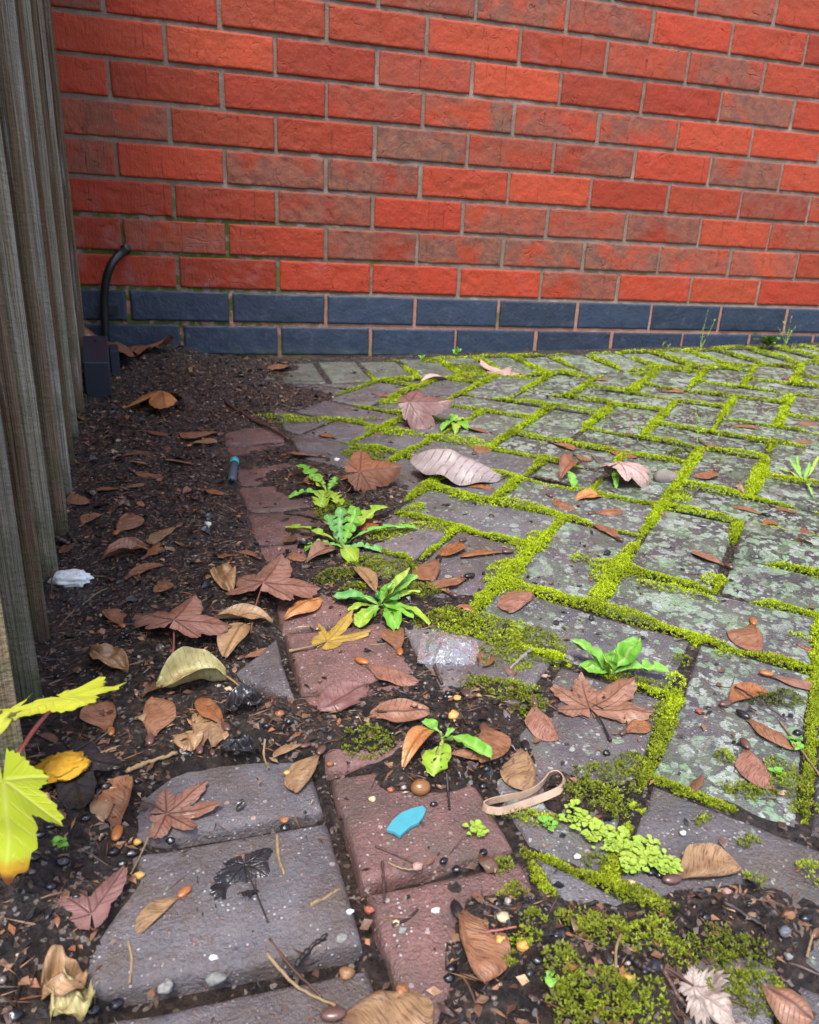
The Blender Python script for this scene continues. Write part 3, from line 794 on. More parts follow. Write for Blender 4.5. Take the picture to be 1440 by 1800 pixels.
CUSH = [(1020, 985, .013, .010, .010, .85, 'small bright round moss cushion alone on the lichen-spotted block'),
        (1272, 1332, .007, .006, .005, .6, 'small green moss cushion left of the two lower winged seeds at the right edge'),
        (1425, 1537, .010, .008, .008, .55, 'dark green moss cushion at the right edge on bare paving'),
        (1195, 805, .022, .018, .016, .12, 'dark green clump of dead moss beside the pink curled leaf'),
        (1190, 880, .020, .014, .008, .9, 'bright moss cushion in front of the dark dead clump'),
        (1380, 1230, .014, .010, .006, .10, 'dark brown-green moss cushion between two winged seeds at the right'),
        (1118, 1425, .005, .005, .004, .7, 'tiny green moss button between the rubber band and the creeping weed')]
for i, (u, v, rx, ry, h, tone, lab) in enumerate(CUSH):
    a, b, c = patch(u, v, rx, ry, h, tone, 900 + i * 3); tv, tcol = tufts(a, b, c, 7, 40 + i); c0 = at(u, v)
    o = link('moss_cushion', tri_mesh('moss_cushion', tv, tcol, M_MOSS, c0)); o.location = c0; tag(o, lab, 'moss', 'moss cushions on the paving')

# ------------------------------------------------------------------ builders for the things lying about
def part(name, mb, mat, root, origin, smooth=True):
    return link(name, mb.mesh(name, mat, smooth, origin), root)


def settle(V, dz=.0004):           # drop a shape until it touches the ground
    g_ = V[:, 2] - top(V[:, 0], V[:, 1]); V[:, 2] -= np.percentile(g_, 4) - dz; return V


def blade_verts(p0, p1, W, prof, arch=.0, cup=.0, twist=0.0, sway=0.0, nt=20, ns=9, ripple=0.0, seed=0, up=None):
    p0, p1 = np.asarray(p0, float), np.asarray(p1, float); d = p1 - p0; L = np.linalg.norm(d); d /= L
    zup = np.array([0, 0, 1.]) if up is None else np.asarray(up, float)
    s = np.cross(zup, d); s /= np.linalg.norm(s); n = np.cross(d, s)
    T = 1 - (1 - np.linspace(0, 1, nt)) ** 1.5; Sx = np.linspace(-1, 1, ns); V = []; A = []; E = []; U = []
    for t in T:
        wl, wr = prof(t)
        c = p0 + d * L * t + n * arch * L * 4 * t * (1 - t) + s * sway * L * 4 * t * (1 - t)
        a = twist * t; ss = math.cos(a) * s + math.sin(a) * n; nn = -math.sin(a) * s + math.cos(a) * n
        for q in Sx:
            wq = (wl if q < 0 else wr) * W
            V.append(c + ss * q * wq + nn * (cup * q * q * wq + ripple * W * float(vnoise(t * 5 + seed, q * 2.3 + seed, seed=seed))))
            A.append(math.exp(-(q * wq / .0011) ** 2)); E.append(sstep(.75, 1, abs(q))); U.append((t, q * .5 + .5, (seed * .137) % 1))
    return np.array(V), np.array(A), np.array(E, float), np.array(U), gridfaces(nt, ns)


def p_wing(t):                     # maple wing: slim neck, straight thick edge, full belly
    b = (.22 + .78 * float(sstep(.0, .45, t))) * (1 - max(0, (t - .45) / .55) ** 3.0) ** .5 if t < 1 else 0
    return .02 + 1.32 * b, .02 + .34 * b
def p_oval(t): w_ = math.sin(math.pi * min(1, t * .97 + .015)) ** .75; return w_, w_
def p_lance(t): w_ = .10 + .9 * max(0, math.sin(math.pi * t ** 1.25)) ** .9 if t < .995 else 0.02; return w_, w_
def p_spoon(t):
    w_ = .12 if t < .3 else .12 + .88 * math.sin(math.pi * min(1, (t - .3) / .7 * .93 + .0)) ** .8
    return w_, w_
def p_dand(t):
    w_ = .14 + .86 * max(0, math.sin(math.pi * (t ** 1.5) * .97)) ** .8
    k = (t * 5.2) % 1; w_ *= 1 - (.55 + .25 * math.sin(t * 37)) * k * (t < .85)
    return (w_ if t < .99 else .03,) * 2


WCOL = {'brown': ((.20, .085, .042), (.27, .13, .068)), 'tan': ((.30, .185, .092), (.21, .12, .06)), 'pinkish brown': ((.29, .14, .098), (.22, .10, .066)),
        'dark brown': ((.11, .052, .030), (.17, .08, .042)), 'orange brown': ((.30, .115, .036), (.21, .078, .03))}
M_WING = {k: mat_wing('wing_' + k.replace(' ', '_'), a, b, (.075, .036, .022)) for k, (a, b) in WCOL.items()}
M_SEED = {'amber': mat_plain('seed_amber', (.34, .12, .035), .35, .5), 'plum': mat_plain('seed_plum', (.11, .055, .045), .3, .5), 'black': mat_plain('seed_black', (.018, .015, .015), .25, .5)}
SAM = []


def samara(head, tip, col='brown', seedc='plum', wid=.30, arch=.03, cup=.10, flip=1, twist=0.0, lift=0.0, label=None):
    i = len(SAM); h, t = at(*head), at(*tip, lift) if lift else at(*tip); L = np.linalg.norm(t - h); rr = random.Random(i + 50)
    big = h[1] < -1.0
    prof = p_wing if flip > 0 else (lambda q: p_wing(q)[::-1])
    h2 = h + np.array([0, 0, .0014]); t2 = t + np.array([0, 0, .0016])
    base = h2 + (t2 - h2) * .14
    V, A, E, U, F = blade_verts(base, t2, L * wid * (.55 + .1 * rr.random()), prof, arch, cup * flip * -1, twist + (rr.random() - .5) * .25, (rr.random() - .5) * .05, 26 if big else 12, 11 if big else 6, .10, i + 3)
    if flip > 0: pass
    else: U[:, 1] = 1 - U[:, 1]
    V = settle(V, .0006)
    root = thing('samara', label or 'x', 'winged seed', toground(h), 'winged maple seeds on the ground')
    o3 = np.array(root.location)
    m = MB(); m.add(V, F, vein=A, edge=E, leafuv=U); part('wing', m, M_WING[col], root, o3)
    s = MB(); d = (t2 - h2) / L; r = np.array([L * .066 + .0008, L * .062 + .0008, L * .045 + .0008])
    a = math.atan2(d[1], d[0]); blob(s, (0, 0, 0), r * np.array([1.55, .86, .72]), i, .12, 9 if big else 6, 12 if big else 8)
    q = s.v[0]; s.v[0] = np.column_stack([q[:, 0] * math.cos(a) - q[:, 1] * math.sin(a), q[:, 0] * math.sin(a) + q[:, 1] * math.cos(a), q[:, 2]]) + h + d * L * .06 + np.array([0, 0, r[2] * .75])
    part('seed', s, M_SEED[seedc], root, o3)
    SAM.append((root, head, tip, col, label)); return root


LOB = [(0, 1.0, 30), (52, .88, 27), (-52, .88, 27), (112, .50, 26), (-112, .50, 26)]
def leaf_mat(name, c1, c2, vein, **k): return mat_leaf('leaf_' + name, c1, c2, vein, **k)


M_LEAF = {'rose': leaf_mat('rose', (.30, .165, .125), (.225, .105, .07), (.08, .03, .022), rough=.28), 'brown': leaf_mat('brown', (.20, .095, .058), (.28, .14, .088), (.07, .03, .02)),
          'russet': leaf_mat('russet', (.26, .115, .06), (.19, .075, .04), (.09, .035, .02), rough=.3), 'grey': leaf_mat('grey', (.34, .285, .275), (.27, .21, .20), (.09, .055, .05), rough=.32, spots=.2, veinamt=.95, bump=1.0), 'tan': leaf_mat('tan', (.36, .22, .115), (.25, .145, .07), (.15, .075, .03)),
          'yellow': leaf_mat('yellow', (.42, .30, .055), (.32, .20, .04), (.26, .15, .03), spots=.25), 'lemon': leaf_mat('lemon', (.36, .40, .020), (.42, .42, .025), (.44, .46, .08), rough=.55, spots=.05, spot=(.3, .14, .03), veinamt=.6, trans=.25),
          'olive': leaf_mat('olive', (.36, .33, .15), (.28, .22, .09), (.17, .12, .05)), 'orange': leaf_mat('orange', (.46, .21, .07), (.38, .15, .05), (.2, .08, .03), rough=.3), 'black': leaf_mat('black', (.016, .015, .019), (.03, .026, .028), (.01, .01, .01), rough=.22),
          'plum': leaf_mat('plum', (.22, .115, .105), (.165, .082, .072), (.08, .03, .025), rough=.36), 'pale': leaf_mat('pale', (.50, .36, .33), (.40, .27, .23), (.2, .1, .08), rough=.33), 'white': leaf_mat('white', (.42, .36, .32), (.30, .23, .19), (.2, .13, .1), spots=.3)}
M_GREEN = {'bright': leaf_mat('green', (.105, .29, .028), (.15, .34, .035), (.25, .38, .10), rough=.5, spots=.22, trans=.1, veinamt=.9, spot=(.10, .13, .03), spec=.3), 'yellowgreen': leaf_mat('lime', (.20, .33, .028), (.26, .36, .035), (.34, .42, .12), rough=.5, spots=.28, trans=.1, spot=(.22, .17, .04), spec=.3),
           'bluegreen': leaf_mat('seagreen', (.085, .27, .075), (.13, .32, .08), (.25, .38, .16), rough=.5, spots=.2, trans=.1, spot=(.09, .13, .03), spec=.3)}
M_STALK = {'red': mat_plain('stalk_red', (.24, .075, .05), .4), 'brown': mat_plain('stalk_brown', (.075, .038, .026), .45), 'straw': mat_plain('stalk_straw', (.24, .165, .085), .6), 'dark': mat_plain('stalk_dark', (.025, .018, .016), .5), 'green': mat_plain('stalk_green', (.25, .36, .08), .45), 'pink': mat_plain('stalk_pink', (.5, .12, .09), .45), 'grey': mat_plain('stalk_grey', (.25, .23, .23), .8, bs=300, bk=.8)}


def leaf_radius(th, lobes, teeth, seed):
    r = np.full(th.shape, .30)
    for k, (a, L, wd) in enumerate(lobes):
        d = np.abs((th - a + 180) % 360 - 180); r = np.maximum(r, L * np.exp(-(d / (wd * 1.28)) ** 1.55))
    return r * (1 + teeth * (np.abs(((th / 9.0) % 1) - .5) * 2 - .5) + .05 * vnoise(th / 14, seed, seed=seed))


def maple(label, base, tip, col, stalk=None, stalkcol='red', lobes=LOB, cup=0.0, fold=0.0, roll=0.0, wave=.08, teeth=.10, aspect=1.0, lift=0.0, seed=1, cat='leaf', stalk_r=.0011, stalk_up=.004, plane_n=None, base3=None, tip3=None, group='fallen leaves on the paving', name='fallen_leaf', flat=1.0, settle_on=True, mat=None):
    b = at(*base) if base3 is None else np.asarray(base3, float); t = at(*tip) if tip3 is None else np.asarray(tip3, float)
    L = np.linalg.norm(t - b); d = (t - b) / L
    up = np.array([0, 0, 1.]) if plane_n is None else np.asarray(plane_n, float) / np.linalg.norm(plane_n)
    s = np.cross(up, d); s /= np.linalg.norm(s); n = np.cross(d, s)
    na, nr = 240, 26
    th = np.linspace(-172, 172, na); R_ = leaf_radius(th, lobes, teeth, seed) ; K = np.linspace(0, 1, nr) ** .85
    th2, k2 = np.meshgrid(th, K, indexing='ij'); r = R_[:, None] * k2; a = np.radians(th2)
    x, y = r * np.cos(a), r * np.sin(a) * aspect
    vein = np.zeros_like(x); z = np.zeros_like(x)
    dmin = np.full(x.shape, 9.)
    for (la, ll, wd) in lobes:
        q = np.radians((th2 - la + 180) % 360 - 180); px, py = r * np.cos(q), np.abs(r * np.sin(q)); ok = (px > 0) & (np.abs(q) < .6)
        w0 = .017 * (1 - .6 * np.clip(px / ll, 0, 1)) + .006
        vein = np.maximum(vein, ok * np.exp(-(py / w0) ** 2))
        side = np.abs((((px - py * 1.1) / ll * 6) % 1) - .5) * 2
        vein = np.maximum(vein, ok * .75 * np.clip((side - .78) / .2, 0, 1) * (py < .42 * ll))
        dmin = np.minimum(dmin, np.where(ok, py, 9.))
    dmin = np.where(dmin > 8, r * .3, dmin)
    z = -.28 * np.minimum(dmin, .3) * r + cup * r * r + fold * np.abs(y) + wave * fbm(x * 2.6 + seed * 3.7, y * 2.6, seed=seed, oct=2) * r
    edge = k2 ** 6
    if roll:                        # curl the blade round an axis along its length
        Rr = 1 / roll; zz = z.copy(); y, z = (Rr - zz) * np.sin(y / Rr), Rr - (Rr - zz) * np.cos(y / Rr)
    V = b + L * (x[..., None] * d + y[..., None] * s * flat + z[..., None] * n); V = V.reshape(-1, 3)
    if settle_on: V = settle(V); V[:, 2] += lift
    V = V.copy()
    root = thing(name, label, cat, toground(b) if settle_on else b, group)
    o3 = np.array(root.location); m = MB(); m.add(V, gridfaces(na, nr), vein=vein.ravel(), edge=edge.ravel()); part('blade', m, mat or M_LEAF[col], root, o3)
    if stalk:
        j = V[(na // 2) * nr]; ps = [j] + [at(*q) + np.array([0, 0, stalk_r + stalk_up * (1 - (k + 1) / len(stalk))]) for k, q in enumerate(stalk)]
        if len(ps) == 2: ps.insert(1, (ps[0] + ps[1]) / 2 + np.array([.002, 0, .002]))
        pts = spline(ps, 22); m = MB(); tube(m, pts, np.linspace(.7, 1.0, 22) ** 2 * stalk_r * np.where(np.linspace(0, 1, 22) > .93, 1.35, 1)); part('stalk', m, M_STALK[stalkcol], root, o3)
    return root


def blade_leaf(label, p0, p1, W, col, prof=p_oval, arch=.05, cup=.2, twist=0., lift=0.0, stalk=None, stalkcol='brown', stalk_r=.0009, seed=1, dz0=0.0, dz1=0.0, sway=0.0, ripple=.12, name='fallen_leaf', group='fallen leaves on the paving', cat='leaf', mat=None):
    a, b = at(*p0, dz0), at(*p1, dz1)
    V, A, E, U, F = blade_verts(a, b, W, prof, arch, cup, twist, sway, 120, 31, ripple, seed)
    # pinnate side veins
    q = np.abs(U[:, 1] - .5) * 2; sv = np.abs((((U[:, 0] - q * .12) * 11) % 1) - .5) * 2; A = np.maximum(A, .7 * np.clip((sv - .86) / .14, 0, 1))
    V = settle(V, .0006 + lift)
    root = thing(name, label, cat, toground(a), group); o3 = np.array(root.location)
    m = MB(); m.add(V, F, vein=A, edge=E, leafuv=U); part('blade', m, mat or M_LEAF[col], root, o3)
    if stalk:
        j = V[8]; ps = [j] + [at(*s_) + np.array([0, 0, stalk_r + .003 * (1 - (k + 1) / len(stalk))]) for k, s_ in enumerate(stalk)]
        m = MB(); tube(m, spline(ps, 22), np.linspace(.8, 1.1, 22) * stalk_r); part('stalk', m, M_STALK[stalkcol], root, o3)
    return root


# ------------------------------------------------------------------ fallen leaves
maple('rose-brown maple leaf with a long red stalk beside the red blocks', (464, 1054), (496, 1010), 'rose', [(450, 1075), (440, 1115)], lobes=[(0, 1.0, 34), (55, .75, 34), (-62, .95, 36), (112, .6, 34), (-112, .6, 34)], fold=-.30, cup=.05, seed=2, teeth=.06, stalk_up=.010, lift=.006)
maple('pinkish maple leaf tented over the dark soil, its red stalk hanging towards the viewer', (308, 1122), (345, 1078), 'rose', [(306, 1150), (298, 1178)], lobes=[(0, 1.0, 36), (58, 1.35, 26), (-62, 1.0, 36), (112, .5, 34), (-112, .6, 34)], fold=-.28, cup=.0, seed=3, teeth=.05, stalk_up=.010, lift=.006)
maple('pink star-lobed maple leaf lying flat on the grey slab near the bottom left', (293, 1432), (392, 1422), 'rose', [(262, 1418), (235, 1415)], 'brown', cup=.10, seed=4, teeth=.07, lobes=[(0, 1.0, 22), (48, .95, 26), (-42, .78, 24), (100, .62, 34), (-100, .66, 34)], stalk_r=.0008)
maple('crumpled plum-brown two-lobed leaf on the black soil at the bottom left', (162, 1612), (160, 1530), 'plum', None, lobes=[(8, .35, 26), (42, .85, 26), (-38, .95, 28), (100, .35, 30)], fold=.15, seed=5, teeth=.05, wave=.18)
maple('large brown maple leaf lying under the green rosette on the grey block at the right', (1036, 1246), (1020, 1194), 'brown', [(1055, 1272), (1073, 1304)], 'dark', lobes=[(0, .95, 30), (50, .9, 26), (-55, 1.25, 30), (-100, 1.2, 30), (105, .7, 30)], cup=.14, wave=.14, seed=6, teeth=.08)
blade_leaf('pale grey ribbed leaf curled upside down in the middle, its brown stalk pointing right', (880, 846), (722, 818), .040, 'grey', p_oval, .13, -.75, .30, .003, [(910, 838), (1000, 853)], 'brown', .0014, 7, 0, .012, ripple=.2)
maple('russet leaf folded into a tent left of the pale grey ribbed leaf', (632, 864), (706, 852), 'russet', [(612, 868), (600, 885)], 'straw', plane_n=(-.2, -.75, .65), lobes=[(0, 1.0, 40), (60, .8, 34), (-60, .6, 34), (110, .4, 30), (-110, .4, 30)], fold=-.55, seed=8, teeth=.04, lift=.003)
maple('pink-brown pointed leaf with a yellow stalk to its left, below the wall', (718, 748), (782, 746), 'plum', [(690, 747), (652, 757)], 'straw', plane_n=(.1, -.6, .8), lobes=[(0, 1.15, 34), (58, .75, 34), (-62, 1.2, 34), (110, .4, 30), (-110, .5, 30)], fold=-.35, seed=9, teeth=.05, lift=.003)
maple('pale pink leaf near the wall with a yellow stalk stretching right', (900, 658), (850, 650), 'pale', [(930, 661), (972, 653)], 'straw', lobes=[(0, 1.1, 36), (58, .9, 34), (-58, .9, 34), (110, .4, 30), (-110, .4, 30)], fold=-.2, cup=.2, seed=10, teeth=.05)
maple('pale pink leaf curled over like a shell beside the dark dead clump of moss', (1085, 850), (1140, 838), 'pale', None, lobes=[(0, 1.0, 40), (58, .9, 40), (-58, .9, 40), (112, .6, 36), (-112, .6, 36)], roll=-1.1, cup=-.3, seed=11, teeth=.03, lift=.008)
maple('crumpled brown leaf at the right edge on the raised lichen-spotted block', (1440, 960), (1375, 945), 'russet', None, lobes=[(0, 1.0, 30), (52, .9, 34), (-52, .9, 34), (112, .5, 36), (-112, .5, 36)], roll=.9, wave=.35, seed=12, teeth=.05)
maple('orange-brown leaf arched like a moustache on the soil in front of the black box', (285, 712), (238, 708), 'orange', [(280, 722), (290, 740)], 'straw', lobes=[(0, 1.0, 36), (60, .7, 34), (-60, .7, 34), (150, .85, 40)], cup=-.25, fold=-.2, seed=13, teeth=.03, lift=.004)
maple('red-orange crumpled leaf against the blue bricks behind the black box', (232, 628), (205, 612), 'russet', None, lobes=[(0, 1.0, 30), (60, .9, 30), (-60, 1.0, 30), (140, .8, 34)], wave=.4, fold=.3, seed=14, teeth=.05, lift=.006)
blade_leaf('olive and tan leaf with a curled lip on the soil above two winged seeds', (398, 1190), (275, 1212), .017, 'olive', p_oval, .08, .9, -.35, .002, [(420, 1210), (455, 1245)], 'straw', .0009, 15, .004, .0, ripple=.3)
maple('small yellow maple leaf with a thick yellow stalk on the red blocks', (575, 1128), (618, 1085), 'yellow', [(548, 1142), (508, 1147)], 'straw', lobes=[(0, 1.0, 17), (45, .62, 16), (-48, .85, 16), (100, .25, 20), (-100, .25, 20)], cup=.1, seed=16, teeth=.12, stalk_r=.0013)
blade_leaf('tan papery leaf scrap hanging below the rose-brown maple leaf', (430, 1100), (395, 1160), .013, 'tan', p_oval, .1, .3, .2, .002, seed=17)
maple('black rotten maple leaf plastered on the grey slab at the lower left', (430, 1525), (440, 1590), 'black', [(465, 1612), (472, 1625)], 'dark', lobes=[(0, .9, 44), (48, .8, 44), (-46, 1.0, 44), (110, .7, 34), (-120, .5, 30)], seed=18, teeth=.14, wave=.30, lift=-.0004, stalk_r=.0007)
blade_leaf('black shrivelled leaf at the end of a yellow stalk beside the grey triangular block', (395, 1262), (462, 1240), .010, 'black', p_oval, .1, .5, .3, .002, seed=19, ripple=.5)
blade_leaf('black rolled leaf scrap lying above the pink star-lobed leaf', (388, 1330), (455, 1332), .008, 'black', p_oval, .1, .6, .5, .002, seed=20, ripple=.6)
maple('dark brown maple leaf half hidden behind the yellow seedling leaf', (125, 1345), (148, 1440), 'black', None, lobes=[(0, 1.0, 24), (48, .7, 26), (-46, .5, 22), (120, .3, 24)], seed=21, teeth=.06, wave=.12, lift=.004)
maple('whitish mouldy leaf at the bottom edge right of the centre', (1215, 1750), (1290, 1800), 'white', [(1180, 1715), (1160, 1700)], 'brown', lobes=[(0, 1.2, 36), (56, .9, 34), (-56, .9, 34), (110, .5, 34), (-110, .5, 34)], seed=22, wave=.75, fold=-.3, teeth=.25, roll=.7, lift=.001)
blade_leaf('brown narrow leaf poking in at the bottom right corner', (1335, 1745), (1425, 1810), .010, 'brown', p_lance, .08, -.5, .3, .003, seed=23)
blade_leaf('long orange-brown leaf curled on the soil left of the white oval pebble', (178, 985), (262, 968), .012, 'russet', p_lance, .10, .7, .4, .001, seed=24, ripple=.3)
blade_leaf('tan curved leaf lying under the rose-brown leaf beside the red stalk', (375, 1090), (480, 1098), .012, 'tan', p_oval, .1, .5, .2, .001, seed=25, ripple=.25)
blade_leaf('brown leaf edge tucked under the right side of the rose-brown maple leaf', (500, 1092), (565, 1058), .011, 'orange', p_lance, .1, -.3, .2, .002, seed=26)
blade_leaf('dark flat leaf lying in the dirt below the red block with the yellow leaf', (560, 1255), (645, 1210), .016, 'plum', p_oval, .03, .1, .1, .0, seed=27)
blade_leaf('faded brown leaf half buried left of the small three-leaved weed', (650, 1262), (755, 1255), .014, 'brown', p_oval, .03, .15, .05, .0, seed=28)
blade_leaf('russet folded leaf among small seedlings right of the pale grey ribbed leaf', (985, 845), (1015, 820), .014, 'russet', p_oval, .2, .8, .4, .002, seed=29)
blade_leaf('orange-brown leaf lying flat in front of the seedlings in the middle right', (1010, 880), (1060, 872), .012, 'orange', p_oval, .08, .3, .2, .0, seed=30)
blade_leaf('small tan hooked leaf on the lichen-spotted block at the right', (1285, 862), (1308, 868), .007, 'tan', p_oval, .3, .6, .4, .0, seed=31)
blade_leaf('tan dry leaf at the left on the soil under the rubber-brown seeds', (325, 1290), (338, 1325), .010, 'tan', p_oval, .1, .3, 0, 0, seed=32)
blade_leaf('pale cream leaf fragment on black soil at the very bottom left', (75, 1760), (150, 1720), .013, 'tan', p_oval, .12, .4, .4, .001, seed=33, ripple=.5)
blade_leaf('mottled tan leaf fragment at the bottom left corner below the cream one', (95, 1800), (165, 1760), .014, 'olive', p_oval, .1, .4, -.3, .001, seed=34, ripple=.5)
blade_leaf('straw-coloured papery leaf beside the red stalk on the upper soil', (380, 1000), (410, 1045), .012, 'tan', p_oval, .1, .4, .3, .001, seed=35, ripple=.4)
blade_leaf('faded straw leaf lying on the soil left of the tented pink leaf', (160, 1145), (225, 1185), .011, 'tan', p_oval, .06, .3, .2, .0, seed=36, ripple=.4)
blade_leaf('pinkish curled leaf scrap at the foot of the wall near the pale pink leaf', (740, 672), (785, 667), .012, 'pale', p_oval, .1, .5, .2, 0, seed=37)
blade_leaf('grey-brown skeleton leaf between the two middle weeds', (660, 1042), (625, 1000), .010, 'tan', p_oval, .08, .3, .3, .001, seed=38)
blade_leaf('brown shadowed leaf under the large dandelion', (540, 990), (590, 965), .012, 'brown', p_lance, .1, .5, .3, 0, seed=39)
blade_leaf('orange-brown long leaf of the small three-leaved weed, withered and drooping', (765, 1290), (708, 1352), .008, 'orange', p_oval, .25, .3, .3, .0, seed=40)

# ------------------------------------------------------------------ winged seeds: seed end, wing tip
for a in [((800, 1597), (850, 1740), 'brown', 'black', .46), ((1306, 1306), (1360, 1392), 'pinkish brown', 'plum', .42), ((1323, 1093), (1330, 1148), 'brown', 'amber', .50), ((1270, 1242), (1350, 1216), 'orange brown', 'plum', .34), ((1300, 1256), (1405, 1318), 'brown', 'black', .30),
          ((1340, 1186), (1445, 1208), 'pinkish brown', 'amber', .28), ((1172, 1552), (1304, 1528), 'tan', 'plum', .42, .06), ((1093, 1292), (1128, 1262), 'orange brown', 'plum', .55), ((923, 1310), (930, 1396), 'tan', 'black', .50), ((850, 1280), (846, 1356), 'brown', 'plum', .48),
          ((934, 1232), (980, 1304), 'pinkish brown', 'plum', .42), ((630, 1164), (736, 1200), 'pinkish brown', 'amber', .30), ((703, 1152), (704, 1105), 'brown', 'amber', .45), ((568, 1318), (518, 1395), 'tan', 'plum', .40), ((540, 1312), (480, 1338), 'tan', 'plum', .34), ((205, 1476), (228, 1368), 'brown', 'amber', .44),
          ((330, 1567), (242, 1646), 'tan', 'amber', .38, .08), ((264, 1310), (268, 1228), 'brown', 'plum', .50), ((196, 1293), (190, 1236), 'brown', 'amber', .62), ((352, 1325), (342, 1258), 'tan', 'plum', .44), ((374, 1328), (372, 1280), 'tan', 'plum', .5), ((400, 1285), (358, 1228), 'orange brown', 'plum', .36), ((217, 1104), (182, 1075), 'brown', 'amber', .5),
          ((950, 1035), (893, 1080), 'pinkish brown', 'black', .46), ((816, 950), (772, 978), 'orange brown', 'plum', .40), ((898, 972), (810, 982), 'orange brown', 'plum', .26), ((772, 982), (757, 1026), 'brown', 'black', .5), ((830, 1014), (748, 1032), 'brown', 'black', .34), ((800, 1050), (748, 1022), 'tan', 'plum', .3),
          ((1092, 952), (1042, 924), 'brown', 'plum', .42), ((1285, 1000), (1222, 968), 'pinkish brown', 'plum', .42), ((1037, 905), (1090, 896), 'brown', 'plum', .44), ((963, 872), (1012, 898), 'brown', 'plum', .34), ((966, 778), (1008, 793), 'brown', 'plum', .36), ((1008, 800), (1042, 810), 'brown', 'plum', .40), ((1063, 785), (1120, 806), 'brown', 'plum', .34), ((1262, 828), (1220, 840), 'brown', 'plum', .40),
          ((1350, 908), (1288, 892), 'brown', 'black', .34), ((1355, 890), (1400, 902), 'orange brown', 'plum', .34), ((1275, 750), (1335, 757), 'brown', 'plum', .34), ((1230, 778), (1275, 791), 'brown', 'plum', .34), ((1385, 778), (1428, 776), 'brown', 'plum', .4), ((1335, 924), (1368, 922), 'orange brown', 'plum', .5), ((1398, 748), (1425, 742), 'brown', 'plum', .5), ((1395, 838), (1355, 836), 'brown', 'plum', .45),
          ((203, 803), (270, 800), 'dark brown', 'plum', .26), ((265, 822), (228, 816), 'tan', 'plum', .55), ((230, 830), (280, 842), 'brown', 'plum', .28), ((352, 820), (290, 810), 'brown', 'plum', .3), ((345, 862), (402, 873), 'orange brown', 'plum', .32), ((212, 860), (255, 852), 'tan', 'plum', .38), ((222, 862), (170, 862), 'orange brown', 'plum', .38), ((123, 868), (158, 888), 'brown', 'amber', .5),
          ((203, 942), (226, 905), 'brown', 'amber', .5), ((140, 928), (178, 906), 'brown', 'plum', .45), ((318, 925), (268, 960), 'tan', 'plum', .32), ((250, 985), (280, 955), 'orange brown', 'plum', .4), ((205, 1028), (288, 996), 'brown', 'black', .28), ((418, 978), (384, 985), 'orange brown', 'plum', .5), ((457, 984), (418, 972), 'brown', 'plum', .42), ((290, 1020), (272, 1044), 'brown', 'plum', .6),
          ((390, 766), (332, 780), 'brown', 'plum', .4), ((330, 786), (378, 778), 'tan', 'amber', .42), ((572, 806), (503, 797), 'brown', 'plum', .32), ((532, 770), (562, 775), 'brown', 'plum', .45), ((590, 772), (560, 766), 'orange brown', 'plum', .5), ((868, 764), (826, 753), 'brown', 'plum', .45), ((833, 800), (842, 784), 'brown', 'plum', .6), ((655, 694), (688, 697), 'brown', 'plum', .45), ((505, 640), (470, 650), 'brown', 'plum', .4),
          ((575, 1790), (760, 1765), 'tan', 'plum', .55, .08), ((505, 970), (540, 985), 'brown', 'black', .5), ((515, 940), (500, 955), 'dark brown', 'black', .6), ((630, 940), (648, 915), 'orange brown', 'black', .5), ((840, 668), (800, 664), 'brown', 'plum', .4), ((1035, 668), (1070, 672), 'brown', 'plum', .45), ((1165, 690), (1195, 686), 'brown', 'plum', .5), ((1375, 668), (1400, 664), 'brown', 'plum', .5),
          ((600, 845), (625, 840), 'orange brown', 'amber', .5), ((790, 850), (870, 858), 'orange brown', 'plum', .2), ((900, 1370), (915, 1340), 'dark brown', 'plum', .4), ((780, 1330), (842, 1342), 'brown', 'plum', .32), ((150, 590), (170, 600), 'tan', 'plum', .5), ((420, 1160), (470, 1140), 'brown', 'plum', .3), ((120, 955), (105, 975), 'dark brown', 'plum', .4), ((1140, 640), (1180, 646), 'brown', 'plum', .4), ((250, 760), (300, 768), 'dark brown', 'plum', .3), ((60, 1290), (100, 1310), 'dark brown', 'plum', .35)]:
    i = len(SAM); samara(a[0], a[1], a[2], a[3], a[4], a[5] if len(a) > 5 else .035, .12, 1 if i % 3 else -1)

# ------------------------------------------------------------------ weeds
def rosette(label, centre, leaves, col, cat='weed', name='weed', group='weeds in the paving', stalk_frac=0.0, seed=0, lifted=.0):
    c = at(*centre) + np.array([0, 0, .001]); root = thing(name, label, cat, toground(c), group); o3 = np.array(root.location)
    for k, q in enumerate(leaves):
        (u, v), W, dz, arch, prof = q[:5]; mt = q[5] if len(q) > 5 else col
        t = at(u, v, dz) if dz else at(u, v) + np.array([0, 0, .002])
        V, A, E, U, F = blade_verts(c, t, W, prof, arch, .35, (random.random() - .5) * .5, (random.random() - .5) * .12, 48, 9, .32, seed + k)
        V = V + .0012 * np.stack([vnoise(V[:, 0] * 260, V[:, 1] * 260, V[:, 2] * 260, 91), vnoise(V[:, 0] * 260, V[:, 1] * 260, V[:, 2] * 260, 92), vnoise(V[:, 0] * 200, V[:, 1] * 200, V[:, 2] * 200, 93)], -1)
        V[:, 2] = np.maximum(V[:, 2], top(V[:, 0], V[:, 1]) + .0008)
        m = MB(); m.add(V, F, vein=A, edge=E * .3, leafuv=U); part('leaf', m, M_GREEN[mt], root, o3)
    return root


